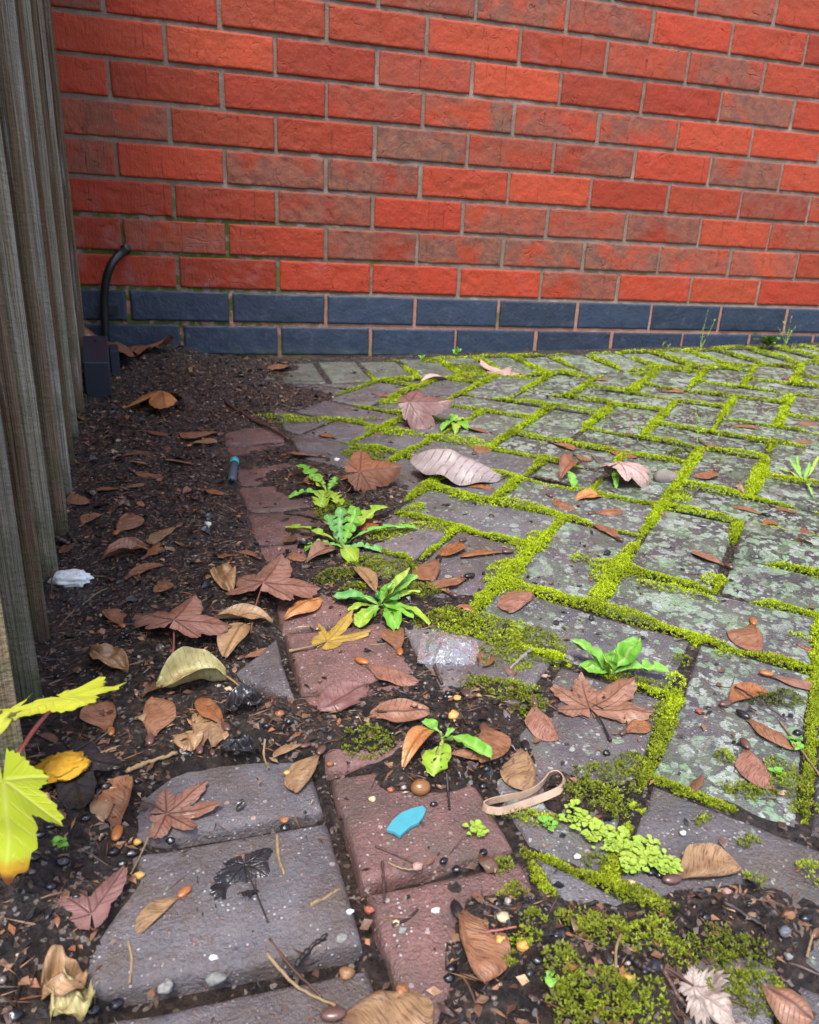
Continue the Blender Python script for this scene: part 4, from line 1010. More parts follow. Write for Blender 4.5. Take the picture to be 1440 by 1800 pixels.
D, Ln, Sp, Ov = p_dand, p_lance, p_spoon, p_oval
rosette('large dandelion with toothed leaves standing in the middle of the gap', (602, 962), [((600, 892), .0085, .030, .03, D, 'bluegreen'), ((625, 890), .010, .030, .03, D), ((680, 890), .0085, .012, .06, D, 'yellowgreen'), ((735, 930), .0065, .004, .10, D), ((670, 972), .008, 0, .08, D, 'bluegreen'), ((625, 990), .010, .002, .12, Sp, 'yellowgreen'), ((535, 965), .0095, .002, .10, D), ((500, 928), .008, .004, .08, D, 'yellowgreen'), ((575, 905), .008, .014, .05, D, 'bluegreen')], 'bright', seed=100)
rosette('ragged dandelion behind the large one, left of the folded russet leaf', (575, 868), [((520, 820), .012, .012, .06, D), ((545, 845), .010, .004, .1, D, 'yellowgreen'), ((592, 838), .007, .016, .05, D), ((565, 895), .014, .0, .1, D, 'yellowgreen'), ((508, 875), .009, .002, .1, D), ((600, 890), .010, .002, .1, D, 'yellowgreen')], 'bright', seed=120)
rosette('green weed with smooth spoon-shaped leaves left of the clear plastic sachet', (668, 1068), [((705, 1050), .006, .014, .05, Sp, 'bluegreen'), ((650, 1085), .006, .002, .1, Sp), ((740, 1040), .0045, .01, .08, Ln, 'yellowgreen'), ((612, 1075), .0055, .002, .1, Sp, 'yellowgreen'), ((700, 1085), .007, .004, .1, D), ((586, 1052), .0085, .004, .12, Sp, 'bluegreen'), ((625, 1052), .0065, .008, .1, Ln), ((735, 1012), .0065, .022, .05, Ln), ((722, 1000), .0055, .030, .02, Ln, 'yellowgreen'), ((728, 1085), .0075, .004, .14, Ln), ((755, 1098), .0065, .002, .1, Sp, 'yellowgreen'), ((695, 1112), .0085, .0, .14, Sp), ((660, 1040), .0055, .012, .05, Ln, 'bluegreen'), ((690, 1025), .007, .02, .05, Ln), ((630, 1108), .008, .0, .1, Sp, 'yellowgreen')], 'bright', seed=140)
rosette('fresh green rosette of smooth leaves above the large brown maple leaf', (1072, 1186), [((1008, 1126), .0085, .020, .04, Ln), ((1018, 1172), .0075, .006, .10, Ln), ((1060, 1150), .005, .018, .04, Ln, 'yellowgreen'), ((1082, 1142), .006, .022, .03, Ln), ((1128, 1122), .011, .024, .04, Ln), ((1176, 1182), .0075, .006, .10, D), ((1062, 1165), .005, .012, .05, Ln, 'yellowgreen')], 'bright', seed=160)
rosette('small weed with one broad yellow-green leaf, between the gold stone and the brown nut', (778, 1300), [((760, 1365), .0095, .001, .08, Sp, 'yellowgreen'), ((865, 1332), .0055, .006, .12, Sp), ((744, 1266), .0045, .010, .08, Sp), ((800, 1282), .004, .008, .05, Sp)], 'bright', seed=180)
rosette('little leafy seedling standing behind the pink-brown pointed leaf', (752, 740), [((740, 705), .006, .02, .05, Ov), ((762, 712), .006, .02, .05, Ov), ((770, 725), .006, .012, .05, Ov), ((738, 728), .006, .01, .05, Ov), ((755, 752), .006, .004, .05, Ov)], 'bright', seed=200)
rosette('low green weed at the right of the pink-brown pointed leaf among moss', (800, 745), [((790, 730), .009, .008, .1, Ov), ((815, 735), .009, .008, .1, Ov, 'yellowgreen'), ((775, 757), .008, .003, .1, Ov), ((825, 755), .009, .003, .1, Ov), ((800, 765), .008, .002, .1, Ov, 'yellowgreen')], 'bright', seed=220)
rosette('single-leaved seedling beside the pale pink curled leaf', (1082, 860), [((1078, 822), .0055, .016, .05, Ov), ((1088, 845), .004, .006, .05, Ov)], 'bright', seed=240)
rosette('upright seedling among russet leaves right of the pale grey ribbed leaf', (1008, 860), [((1000, 828), .006, .016, .05, Ov), ((1015, 845), .004, .008, .05, Ov)], 'bright', seed=250)
rosette('spindly yellow-green weed with narrow leaves at the right edge', (1412, 850), [((1362, 820), .003, .012, .06, Ln, 'yellowgreen'), ((1385, 806), .0028, .02, .06, Ln), ((1402, 800), .0028, .022, .05, Ln), ((1424, 812), .003, .02, .06, Ln), ((1440, 802), .0026, .02, .06, Ln, 'yellowgreen'), ((1430, 880), .002, .0, .1, Ln)], 'bright', seed=260)
rosette('bright leafy weed growing against the blue bricks at the far right', (1350, 608), [((1325, 597), .012, .02, .05, Ov, 'yellowgreen'), ((1372, 595), .013, .03, .05, Ov), ((1345, 592), .010, .03, .05, Ov), ((1362, 604), .010, .01, .05, Ov, 'yellowgreen')], 'bright', seed=280)
rosette('small green sprout at the foot of the blue bricks left of the bright leafy weed', (803, 625), [((795, 614), .008, .012, .05, Ov), ((812, 614), .008, .014, .05, Ov), ((803, 610), .006, .02, .05, Ov)], 'bright', seed=290)
rosette('tiny green sprout at the wall foot, leftmost of those against the blue bricks', (741, 632), [((735, 625), .006, .008, .05, Ov), ((748, 624), .006, .010, .05, Ov)], 'bright', seed=300)
rosette('tiny two-leaved seedling at the bottom, between moss and black grit', (965, 1722), [((960, 1708), .004, .004, .05, Ov), ((972, 1730), .004, .002, .05, Ov)], 'bright', seed=310)
rosette('little green weed beside the right-edge dark moss cushion and straw stem', (1400, 1305), [((1388, 1298), .004, .005, .05, Ov), ((1412, 1300), .0045, .006, .05, Ov), ((1398, 1318), .0045, .002, .05, Ov)], 'bright', seed=320)


def cushion_weed(label, spots, name='creeping_weed', seed=0, col='yellowgreen', size=.0021):
    c0 = at(*spots[0][:2]); root = thing(name, label, 'weed', toground(c0), 'creeping weeds in the joints'); o3 = np.array(root.location); g_ = np.random.default_rng(seed); m = MB(); st = MB()
    for (u, v, r, n) in spots:
        c = at(u, v)
        for k in range(int(n * 1.25)):
            a, q = g_.uniform(0, 6.28), r * math.sqrt(g_.uniform(0, 1)); x, y = c[0] + q * math.cos(a), c[1] + q * math.sin(a)
            h = .0025 + .003 * g_.uniform(0, 1) * (1 - q / r * .6); s = size * g_.uniform(.7, 1.3); ph = g_.uniform(0, 6.28)
            p0 = np.array([x, y, float(top(x, y)) + h]); p1 = p0 + np.array([math.cos(ph), math.sin(ph), g_.uniform(-.15, .35)]) * s * 1.7
            V, A, E, U, F = blade_verts(p0, p1, s * .85, p_oval, .05, .3, 0, 0, 7, 5, .1, k); m.add(V, F, vein=A * .3, edge=E * .2, leafuv=U)
            if k % 3 == 0: tube(st, [toground(p0), (toground(p0) + p0) / 2 + .0004, p0], .0004, 4)
    part('foliage', m, M_GREEN[col], root, o3); part('stems', st, M_STALK['green'], root, o3); return root


cushion_weed('bright creeping weed with tiny round leaves below the rubber band, longest patch at the right', [(1010, 1440, .008, 26), (1035, 1462, .010, 34), (1060, 1480, .010, 36), (1085, 1478, .008, 26), (1100, 1500, .010, 34), (1125, 1515, .008, 26), (1140, 1500, .009, 30), (1165, 1520, .009, 26), (1175, 1535, .006, 16), (1110, 1525, .007, 20)], seed=1)
cushion_weed('tiny clover-like tuft on its own right of the turquoise shard', [(838, 1466, .0055, 24)], seed=2)
cushion_weed('small bright sprig at the left end of the creeping weed beside the moss', [(962, 1455, .004, 12)], seed=3, col='bright')
cushion_weed('little green sprig in the black soil under the yellow seedling leaf', [(110, 1492, .003, 8)], seed=4, col='bright', size=.0022)
cushion_weed('low green sprig left of the lower winged seeds at the right edge', [(1370, 1365, .004, 12)], seed=5, col='bright')


def wisp(label, foot, tops, seed, leafy=True, stalkcol='green'):   # thin branching stems
    c = at(*foot); root = thing('wispy_weed', label, 'weed', toground(c), 'wispy weeds'); o3 = np.array(root.location); st, lf = MB(), MB(); g_ = np.random.default_rng(seed); dep = (c - CAM) @ FW
    for (u, v) in tops:
        t = CAM + ray(u, v) * (dep - .005); mid = (c + t) / 2 + g_.uniform(-.004, .004, 3); pts = spline([c, mid, t], 14); tube(st, pts, np.linspace(.0009, .0004, 14), 5)
        for k in range(7):
            p = pts[int(4 + k * 1.4)]; d = np.array([g_.uniform(-1, 1), g_.uniform(-1, 1), g_.uniform(-.2, .8)]); V, A, E, U, F = blade_verts(p, p + d * .008, .0022, p_oval, .05, .2, 0, 0, 6, 4, 0, k); lf.add(V, F, vein=A * .3, edge=E * .2, leafuv=U)
    part('stems', st, M_STALK[stalkcol], root, o3)
    if leafy: part('foliage', lf, M_GREEN['yellowgreen'], root, o3)
    return root


wisp('wispy weed climbing the blue bricks, left of the bright leafy one', (1232, 612), [(1245, 545), (1258, 560), (1236, 575)], 1)
wisp('wispy weed against the blue bricks just right of the bright leafy one', (1382, 606), [(1378, 565), (1400, 572), (1392, 555), (1368, 575)], 2)
wisp('thin wispy stem against the blue bricks, leftmost of the wispy ones', (1165, 618), [(1168, 600), (1180, 604)], 3)
wisp('thin pale seed-stem standing between the two far joints of lime moss', (1225, 780), [(1222, 715), (1232, 730)], 4)
wisp('short pale seed-stem standing in front of the far lime moss, left of the taller one', (1120, 775), [(1122, 745), (1130, 752)], 5)

# seedling maple with yellow leaves, close to the lens at the left
def cp(u, v, d): return CAM + ray(u, v) * d
foot = at(-60, 1760); root = thing('maple_seedling', 'yellow-green maple seedling close up at the left edge, its lowest leaf tip browned', 'seedling', toground(foot)); o3 = np.array(root.location)
m = MB(); tube(m, spline([foot, cp(-5, 1655, .40), cp(16, 1590, .395), cp(26, 1530, .39), cp(22, 1440, .375), cp(5, 1385, .355)], 40), np.linspace(.0022, .0012, 40), 10); part('stem', m, M_STALK['dark'], root, o3)
m = MB(); tube(m, spline([cp(5, 1385, .355), cp(30, 1330, .36), cp(62, 1280, .365), cp(106, 1228, .37)], 24), np.linspace(.0013, .0010, 24), 8); part('leaf_stalk', m, M_STALK['pink'], root, o3)
m = MB(); tube(m, spline([cp(5, 1385, .355), cp(-20, 1345, .36), cp(-40, 1290, .365)], 16), .0011, 8); part('leaf_stalk', m, M_STALK['pink'], root, o3)


def mat_lemon_tip():
    m_ = NT('leaf_lemon_tip'); P = m_.gpos(); v = m_.attr('vein').outputs['Fac']; e = m_.attr('edge').outputs['Fac']; r = m_.attr('reach').outputs['Fac']
    c = m_.mix(m_.ramp(m_.noise(P, 60, 3), [(.35, 0), (.65, 1)]), (.37, .42, .026), (.33, .40, .020)); c = m_.mix(m_.math('MULTIPLY', v, .5), c, (.48, .50, .13))
    q = m_.math('ADD', r, m_.math('MULTIPLY', m_.noise(P, 90, 3), .12))
    c = m_.mix(m_.ramp(q, [(.80, 0), (.88, 1)]), c, (.42, .25, .02)); c = m_.mix(m_.ramp(q, [(.92, 0), (.99, 1)]), c, (.16, .05, .02))
    m_.fin(c, .5, m_.bump(v, .3, .001), .35); m_.b.inputs['Subsurface Weight'].default_value = .2; m_.b.inputs['Subsurface Radius'].default_value = (.004, .006, .002); m_.b.inputs['Subsurface Scale'].default_value = .3
    return m_.m


def seedling_leaf(b, t, n, mat, lobes, seed, aspect=1.0, cup=.1, wave=.1):
    before = set(bpy.data.objects); r_ = maple('x', None, None, 'lemon', base3=b, tip3=t, plane_n=n, lobes=lobes, seed=seed, teeth=.09, cup=cup, wave=wave, settle_on=False, aspect=aspect, mat=mat)
    ch = r_.children[0]; off = np.array(r_.location) - o3
    for vtx in ch.data.vertices: vtx.co += Vector(off)
    na, nr = 240, 26; R_ = leaf_radius(np.linspace(-172, 172, na), lobes, .09, seed); rc = (R_[:, None] * np.linspace(0, 1, nr) ** .85)
    th = np.linspace(-172, 172, na); rc = (rc * np.where(np.abs(th)[:, None] < 60, 1, .8)).ravel()
    ch.data.attributes.new('reach', 'FLOAT', 'POINT').data.foreach_set('value', rc.astype(np.float32))
    ch.parent = root; ch.name = 'leaf'; bpy.data.objects.remove(r_); return ch


LT = mat_lemon_tip()
seedling_leaf(cp(5, 1372, .350), cp(22, 1548, .372), -FW + UP * .5, LT, [(0, 1.0, 26), (56, .54, 32), (-56, .54, 32), (108, .4, 32), (-108, .4, 32)], 31, 1.0, .04)
seedling_leaf(cp(106, 1226, .370), cp(150, 1241, .345), UP * 1.0 - FW * .22, M_LEAF['lemon'], [(0, 1.0, 40), (56, .95, 38), (-56, .9, 38), (112, .8, 40), (-112, .8, 40)], 32, 1.0, .05)
seedling_leaf(cp(-40, 1288, .365), cp(24, 1272, .345), UP * .9 - FW * .55, M_LEAF['lemon'], [(0, 1.0, 26), (52, .8, 26), (-52, .8, 26), (110, .5, 30), (-110, .5, 30)], 33, 1.0, .05)

# ------------------------------------------------------------------ litter and left-behind things
def mat_plastic(name, col, rough=.35, **k): return mat_plain(name, col, rough, .5, .12, 150, .08, **k)
M_BLACKP = mat_plastic('black_plastic', (.010, .011, .013), .38)
M_BOX = mat_plastic('dark_coated_metal', (.016, .022, .036), .42)
# cable out of the wall
cz = [wallpt(222, 441, .01), wallpt(212, 446, -.018), wallpt(196, 465, -.034), wallpt(186, 495, -.034), wallpt(183, 535, -.028), wallpt(185, 575, -.024), wallpt(186, 625, -.02)]
c0 = cz[-1]; root = thing('cable', 'thick black cable bending out of the brick wall and down into the soil', 'cable', c0)
m = MB(); tube(m, spline(cz, 60), .0088, 14); part('sheath', m, M_BLACKP, root, c0)
m = MB(); tube(m, spline([wallpt(221, 438, .012), wallpt(221, 438, -.004)], 6), .0112, 14); part('entry_grommet', m, M_BLACKP, root, c0)
k = wallpt(197, 545, -.006); m = MB()
for (dx, dz, hx, hz, hy) in ((0, 0, .013, .009, .012), (-.018, 0, .008, .006, .02)):
    q = k + np.array([dx, 0, dz]); V = [q + np.array([a * hx, b * hy, c * hz]) for a in (-1, 1) for b in (-1, 1) for c in (-1, 1)]
    m.add(V, [(0, 1, 3, 2), (4, 6, 7, 5), (0, 4, 5, 1), (2, 3, 7, 6), (0, 2, 6, 4), (1, 5, 7, 3)])
part('clip', m, M_BLACKP, root, c0, False)


def prism(mb, pts, ax, th):        # extrude an outline (k,3) along ax
    pts = np.asarray(pts, float); k = len(pts); mb.add(np.vstack([pts, pts + np.asarray(ax) * th]), [tuple(range(k)), tuple(range(2 * k - 1, k - 1, -1))] + [(i, k + i, k + (i + 1) % k, (i + 1) % k) for i in range(k)])


# dark box with a sloping lid by the fence
b = at(175, 700); bw = .045; root = thing('sloped_box', 'dark blue-black metal box with a sloping top, tucked between fence and wall', 'box', b); bx = np.array([1, -.0, 0.]); by = np.array([-.10, 1, 0.]); by /= np.linalg.norm(by)
zb, zf, zt = b[2] - .02, b[2] + .098, b[2] + .150
o_ = b - bx * bw / 2
m = MB(); prism(m, [o_ + [0, 0, -.02], o_ + [0, 0, .066], o_ + by * .15 + [0, 0, .096], o_ + by * .15 + [0, 0, -.02]], bx, bw)
ob = part('body', m, M_BOX, root, b, False); md = ob.modifiers.new('bevel', 'BEVEL'); md.width = .0022; md.segments = 3
o2 = o_ + by * .13 + bx * (bw + .001); m = MB(); prism(m, [o2 + [0, 0, -.02], o2 + [0, 0, .070], o2 + by * .05 + [0, 0, .076], o2 + by * .05 + [0, 0, -.02]], bx, .017)
ob = part('side_bracket', m, M_BOX, root, b, False); md = ob.modifiers.new('bevel', 'BEVEL'); md.width = .0015; md.segments = 2
q = o_ + by * .115 + bx * .022 + np.array([0, 0, .0905]); m = MB(); blob(m, q, (.003, .003, .0015), 3, 0); part('screw', m, M_BLACKP, root, b)

# turquoise and dark tube
a, c = at(408, 852), at(413, 816); d = c - a; L = np.linalg.norm(d); d /= L; r_ = .0060; up = np.array([0, 0, r_])
root = thing('plastic_tube', 'small dark blue-grey tube with a turquoise end beside the red blocks', 'tube', a); m = MB(); tube(m, [a + up + d * t for t in (0, .002, L * .4, L * .8)], [r_ * .9, r_, r_, r_], 20); part('barrel', m, mat_plastic('slate_plastic', (.055, .085, .11), .4), root, a)
m = MB(); tube(m, [a + up + d * L * .8, a + up + d * L * .81, a + up + d * (L - .001), a + up + d * L], [r_ * .9, r_ * 1.08, r_ * 1.08, r_ * .9], 20); part('end_cap', m, mat_plastic('turquoise_plastic', (.035, .36, .42), .35), root, a)
m = MB(); tube(m, [a + up - d * .0012, a + up], [r_ * .6, r_ * .62], 16); part('dark_mouth', m, M_BLACKP, root, a)

# turquoise shard
pp = [(679, 1466), (690, 1448), (706, 1434), (724, 1426), (743, 1421), (749, 1428), (744, 1441), (736, 1452), (722, 1459), (715, 1465), (703, 1477), (692, 1470)]
P3 = np.array([at(*q) for q in pp]); c0 = P3.mean(0); root = None; m = MB(); zt = P3[:, 2].max() + .0022; P3[:, 2] = np.linspace(zt, zt, len(P3)); P3[:, 2] += .03 * (P3[:, 1] - c0[1])
prism(m, P3[::-1], (0, 0, -1), .0026)
o = link('plastic_shard', m.mesh('plastic_shard', mat_plain('turquoise_shard', (.055, .27, .33), .55, .4, .10, 300, .15, scale=220), False, c0)); o.location = c0; tag(o, 'turquoise plastic shard with pointed ends on a reddish block', 'shard'); md = o.modifiers.new('bevel', 'BEVEL'); md.width = .0004; md.segments = 2

# rubber band
pp = [(856, 1428), (880, 1433), (915, 1424), (955, 1408), (984, 1392), (993, 1378), (990, 1366), (978, 1361), (964, 1368), (955, 1382), (942, 1394), (920, 1402), (890, 1405), (862, 1410), (849, 1418)]
P3 = np.array([at(*q) for q in pp] + [at(*pp[0])]); P3 = spline(P3, 120)[:-1]; n = len(P3); c0 = P3.mean(0)
T = np.roll(P3, -1, 0) - np.roll(P3, 1, 0); T[:, 2] = 0; T /= np.linalg.norm(T, axis=1)[:, None]; N_ = np.stack([-T[:, 1], T[:, 0], 0 * T[:, 0]], -1)
zb = .0022 + .0016 * np.sin(np.linspace(0, 4 * math.pi, n)); hh = .0024; th = .0004
lean = (.35 + .5 * np.sin(np.linspace(0, 2 * math.pi, n)))[:, None]; upv = np.array([0, 0, 1.]) * 1 + N_ * lean; upv /= np.linalg.norm(upv, axis=1)[:, None]; side = np.cross(T, upv)
C3 = P3 + np.array([0, 0, 1.]) * zb[:, None]; V = np.stack([C3 - upv * hh - side * th, C3 - upv * hh + side * th, C3 + upv * hh + side * th, C3 + upv * hh - side * th], 1).reshape(-1, 3)
m = MB(); m.add(V, [(i * 4 + j, i * 4 + (j + 1) % 4, ((i + 1) % n) * 4 + (j + 1) % 4, ((i + 1) % n) * 4 + j) for i in range(n) for j in range(4)])
o = link('rubber_band', m.mesh('rubber_band', mat_plain('rubber', (.40, .28, .20), .6, .3, .25, 300, .25, scale=150), False, c0)); o.location = c0; tag(o, 'beige rubber band lying in a long loop beside the mossy joint', 'rubber band')

# clear sachet
def mat_film():
    m_ = NT('clear_film'); P = m_.pos(); m_.fin((.66, .70, .76), .14, m_.bump(m_.voro(P, 130, 'DISTANCE_TO_EDGE'), .6, .004), .8)
    m_.b.inputs['Transmission Weight'].default_value = .82; m_.b.inputs['IOR'].default_value = 1.3; m_.b.inputs['Coat Weight'].default_value = .6; m_.b.inputs['Coat Roughness'].default_value = .08; return m_.m


M_FILM = mat_film(); q4 = [at(733, 1170), at(833, 1174), at(836, 1130), at(742, 1117)]; c0 = sum(q4) / 4
root = thing('plastic_sachet', 'crinkled clear plastic sachet with crimped ends lying at the edge of the moss', 'sachet', toground(c0)); o3 = np.array(root.location)
def quad(s, t):
    a_ = math.sin(math.pi * t); b_ = math.sin(math.pi * s); s = s + (.07 * a_ if s > .8 else -.015 * a_ if s < .2 else 0) * min(1, abs(s - .5) * 2); t = .5 + (t - .5) * (.93 + .12 * b_)
    return (q4[0] * (1 - s) + q4[1] * s) * (1 - t) + (q4[3] * (1 - s) + q4[2] * s) * t
for nm, s0, s1 in (('pouch', .12, .88), ('crimped_end', .0, .12), ('crimped_end', .88, 1.0)):
    m = MB(); ns, nt_ = (40, 34) if nm == 'pouch' else (20, 34); V = []; Bt = []; fz = 0
    for s in np.linspace(s0, s1, ns):
        for t in np.linspace(0, 1, nt_):
            p = quad(s, t); p = toground(p); puff = (max(0, math.sin(math.pi * min(1, max(0, (s - .1) / .8)))) ** .6) * math.sin(math.pi * t) ** .7 * .0085 if nm == 'pouch' else 0
            crumple = .0026 * float(fbm(s * 5, t * 5, seed=77, oct=4)) * (1 if nm == 'pouch' else .3) + (.0003 * math.sin(s * 420) if nm != 'pouch' else 0)
            V.append(p + np.array([0, 0, .0024 + puff + abs(crumple) * 2.4])); Bt.append(p + np.array([0, 0, .0014]))
    F = gridfaces(ns, nt_); m.add(V, F); m.add(Bt, [f[::-1] for f in F]); part(nm, m, M_FILM, root, o3)

# white lump, nut and stones
def lump(name, label, cat, u, v, r, mat, rough=.15, seed=1, nu=12, nv=18, group=None, scale=1.6, sink=.55):
    p = at(u, v); p = p + np.array([0, 0, .0075 if name == 'fungus' else 0]); m_ = MB(); blob(m_, p + np.array([0, 0, r[2] * sink]), r, seed, rough, nu, nv, scale); o_ = link(name, m_.mesh(name, mat, True, p)); o_.location = p; return tag(o_, label, cat, group)


M_STONE = {'white': mat_plain('stone_white', (.62, .62, .60), .55), 'gold': mat_plain('stone_gold', (.55, .33, .09), .4, scale=150, col2=(.45, .22, .05)), 'amber': mat_plain('stone_amber', (.24, .12, .05), .45), 'brick': mat_plain('stone_brick', (.30, .085, .045), .5), 'grey': mat_plain('stone_grey', (.24, .24, .22), .6, scale=200, col2=(.13, .13, .12)), 'cream': mat_plain('stone_cream', (.52, .42, .26), .5), 'pink': mat_plain('stone_pink', (.42, .25, .21), .5), 'slate': mat_plain('stone_slate', (.12, .13, .15), .45), 'orange': mat_plain('stone_orange', (.30, .12, .045), .45)}
lump('plaster_lump', 'chunky white lump of plaster on the soil at the foot of the fence', 'lump', 124, 1026, (.018, .010, .008), mat_plain('plaster', (.82, .84, .82), .8, bs=250, bk=.8), .5, 5, 24, 34, scale=2.8)
lump('nut', 'round glossy brown nut beside black grit above the turquoise shard', 'nut', 739, 1390, (.0068, .0056, .0050), mat_plain('nutshell', (.24, .105, .035), .22, .6), .05, 6)
lump('fungus', 'lump of bright yellow flaking fungus on the dark leaf behind the yellow seedling', 'fungus', 113, 1368, (.0150, .013, .0042), mat_plain('yellow_fungus', (.48, .27, .014), .75, bs=150, bk=1.0, scale=160, col2=(.42, .21, .01)), .5, 7, 26, 36, scale=4.5)
lump('rough_stone', 'rough grey stone beside the dark clump of dead moss', 'stone', 1168, 845, (.018, .013, .010), mat_plain('rough_grey', (.22, .19, .17), .9, bs=200, bk=1.), .35, 8, scale=2.6)
ST = [(797, 1260, 6.5, 'gold', 'largest gold stone, on the paving below the plastic sachet'), (804, 1229, 4.6, 'gold', 'smaller gold stone just above the largest gold one'), (687, 1390, 3.6, 'brick', 'red-brown pebble left of the brown nut'), (655, 1406, 3.6, 'cream', 'small tan pebble left of the red-brown pebble by the nut'), (500, 1444, 4.2, 'orange', 'orange pebble on the grey slab at a block corner'),
      (649, 1602, 4.2, 'brick', 'brick-red crumb on the reddish block below the turquoise shard'), (766, 1602, 3.6, 'white', 'whitish pebble left of the big black-headed winged seed'), (884, 1616, 5.4, 'cream', 'cream stone right of the big black-headed winged seed, upper one'), (880, 1655, 4.4, 'gold', 'gold stone right of the big black-headed winged seed, lower left one'), (919, 1665, 5.2, 'gold', 'squarish gold stone farther right of the big winged seed'), (1104, 1725, 4.8, 'gold', 'gold stone in the dark moss near the bottom right'),
      (1108, 1556, 4.8, 'cream', 'tan stone in moss below the creeping weed'), (1278, 1572, 5, 'pink', 'pinkish stone in the dirty joint below the tan winged seed'), (1385, 1612, 5.5, 'amber', 'amber stone in the dirty joint at the right, beside a black berry'), (610, 1713, 5, 'amber', 'amber and white stone above the seed at the bottom edge'), (706, 1745, 5, 'orange', 'orange stone above the wing at the bottom edge'), (600, 1652, 5, 'grey', 'grey-green stone on the joint beside a curved black twig'), (380, 1724, 6.2, 'grey', 'grey lump in the joint at the bottom left, right of its twin'), (292, 1738, 5.6, 'grey', 'grey lump in the joint at the bottom left, left of its twin'),
      (375, 1686, 3.6, 'white', 'white pebble on the grey slab at the bottom left'), (492, 1257, 5, 'orange', 'orange-brown stone below the grey triangular block'), (366, 923, 6.0, 'white', 'smooth white oval pebble on the soil below the tube'), (592, 810, 7, 'white', 'white pebble above the ragged dandelion'), (739, 806, 6, 'white', 'white chip at the tip of the pale grey ribbed leaf'), (181, 1417, 5.0, 'white', 'chalky pebble beside the brown double seed at the left'), (242, 1482, 4, 'gold', 'yellow pebble beside black berries at the left'),
      (230, 1053, 4, 'pink', 'pale round pebble on the soil right of the plaster lump'), (1228, 1252, 4.0, 'brick', 'red-brown crumb alone on the lichen-spotted block'), (1376, 1396, 4.2, 'pink', 'tan pebble at the tip of the lowest winged seed on the right'), (505, 1360, 3.4, 'gold', 'flat yellow pebble near two tan winged seeds'), (580, 1345, 4.2, 'orange', 'orange pebble right of the two tan winged seeds'), (315, 772, 5, 'orange', 'orange pebble on the upper soil left of the red block'), (320, 780, 3, 'gold', 'yellow pebble touching the orange one on the upper soil'),
      (337, 840, 5, 'orange', 'light orange pebble on the soil left of the tube'), (419, 910, 5, 'orange', 'orange pebble on the edge of the red block'), (245, 1541, 4.2, 'gold', 'olive-gold pebble on the slab left of the black rotten leaf'), (161, 1113, 4, 'amber', 'amber pebble left of the tented pink leaf, lower one'), (178, 1112, 4.4, 'orange', 'orange pebble left of the tented pink leaf, upper one'), (353, 1088 + 20, 5, 'orange', 'orange pebble between the tented pink leaf and the brown stalk'), (707, 1637, 3.6, 'grey', 'pale grey pebble in the dirt below the reddish block'), (697, 1625, 3.4, 'cream', 'cream crumb next to the pale grey pebble in the dirt'),
      (735, 1525, 4.6, 'pink', 'pinkish-grey pebble at the end of two crossing twigs'), (1200, 1466, 3.2, 'white', 'white speck of stone on the wide reddish block at the right'), (1015, 1508, 3.4, 'white', 'white pebble left of the creeping weed'), (957, 1190, 3.8, 'pink', 'round tan pebble right of the grey stick'), (1380, 1640, 5, 'slate', 'dark slaty stone in the dirty joint at the right'), (1385, 1682, 3.4, 'grey', 'pale round pebble on the block at the bottom right'), (615, 1605, 3.2, 'white', 'white speck by the edge of the reddish block')]
for i, (u, v, r, c, lab) in enumerate(ST):
    r *= .00060; rr = random.Random(i + 9); lump('pebble', lab, 'pebble', u, v, (r * (1 + .3 * rr.random()), r * (.8 + .2 * rr.random()), r * .7), M_STONE[c], .55, 20 + i, 12, 16, 'pebbles and chips of stone')

# black berries and grit lumps
M_BERRY = mat_plain('black_berry', (.010, .010, .014), .26, .55, bs=300, bk=.35)
BR = [(112, 1518, 5.5), (152, 1440, 4), (185, 1385, 5), (170, 1395, 4.5), (192, 1372, 4.2), (200, 1500, 4.6), (232, 1502, 5), (205, 1768, 4.8), (165, 1778, 4.6), (24, 1788, 5.2), (626, 1285, 4.2), (675, 1204, 3.6), (733, 1211, 3.8), (501, 1457, 4), (1416, 1616, 5), (1402, 1290, 4.4), (945, 1213, 3.8), (850, 1383, 4), (763, 1415, 3.4), (690, 1290, 3.2), (738, 1290, 3.4), (300, 1480, 4), (150, 1245, 4), (133, 1320, 3.6), (210, 1400, 4.2),
      (70, 1470, 4), (60, 1510, 4.4), (90, 1560, 4), (470, 1277, 4.2), (508, 1270, 3.6), (780, 1515, 3.4), (850, 1500, 3.6), (803, 1530, 3.8), (945, 1690, 3.8), (1240, 1615, 4), (795, 1705, 4.2), (790, 1722, 3.8), (875, 1590, 3.6), (960, 1600, 3.4), (1145, 1535, 4.4), (1160, 1540, 3.8), (415, 925, 3.2), (405, 922, 3), (424, 918, 3), (378, 905, 3), (1066, 1325, 3.8), (88, 1455, 3.4), (215, 1520, 3.6), (240, 1375, 3.2), (770, 1090, 2.6), (100, 1190, 3.4), (230, 1130, 3), (215, 1122, 3.4), (223, 1118, 3), (250, 1170, 3)]
for i, (u, v, r) in enumerate(BR):
    r *= .00058
    if u < 520: lab, gr = 'shiny black berry or pellet in the dark litter of the left soil strip', 'black berries in the soil strip'
    else: lab, gr = 'shiny black pellet lying on or between the paving blocks away from the soil strip', 'black pellets on the paving'
    lump('berry', lab, 'berry', u, v, (r * 1.3, r, r * .75), M_BERRY, .45, 60 + i, 9, 12, gr)

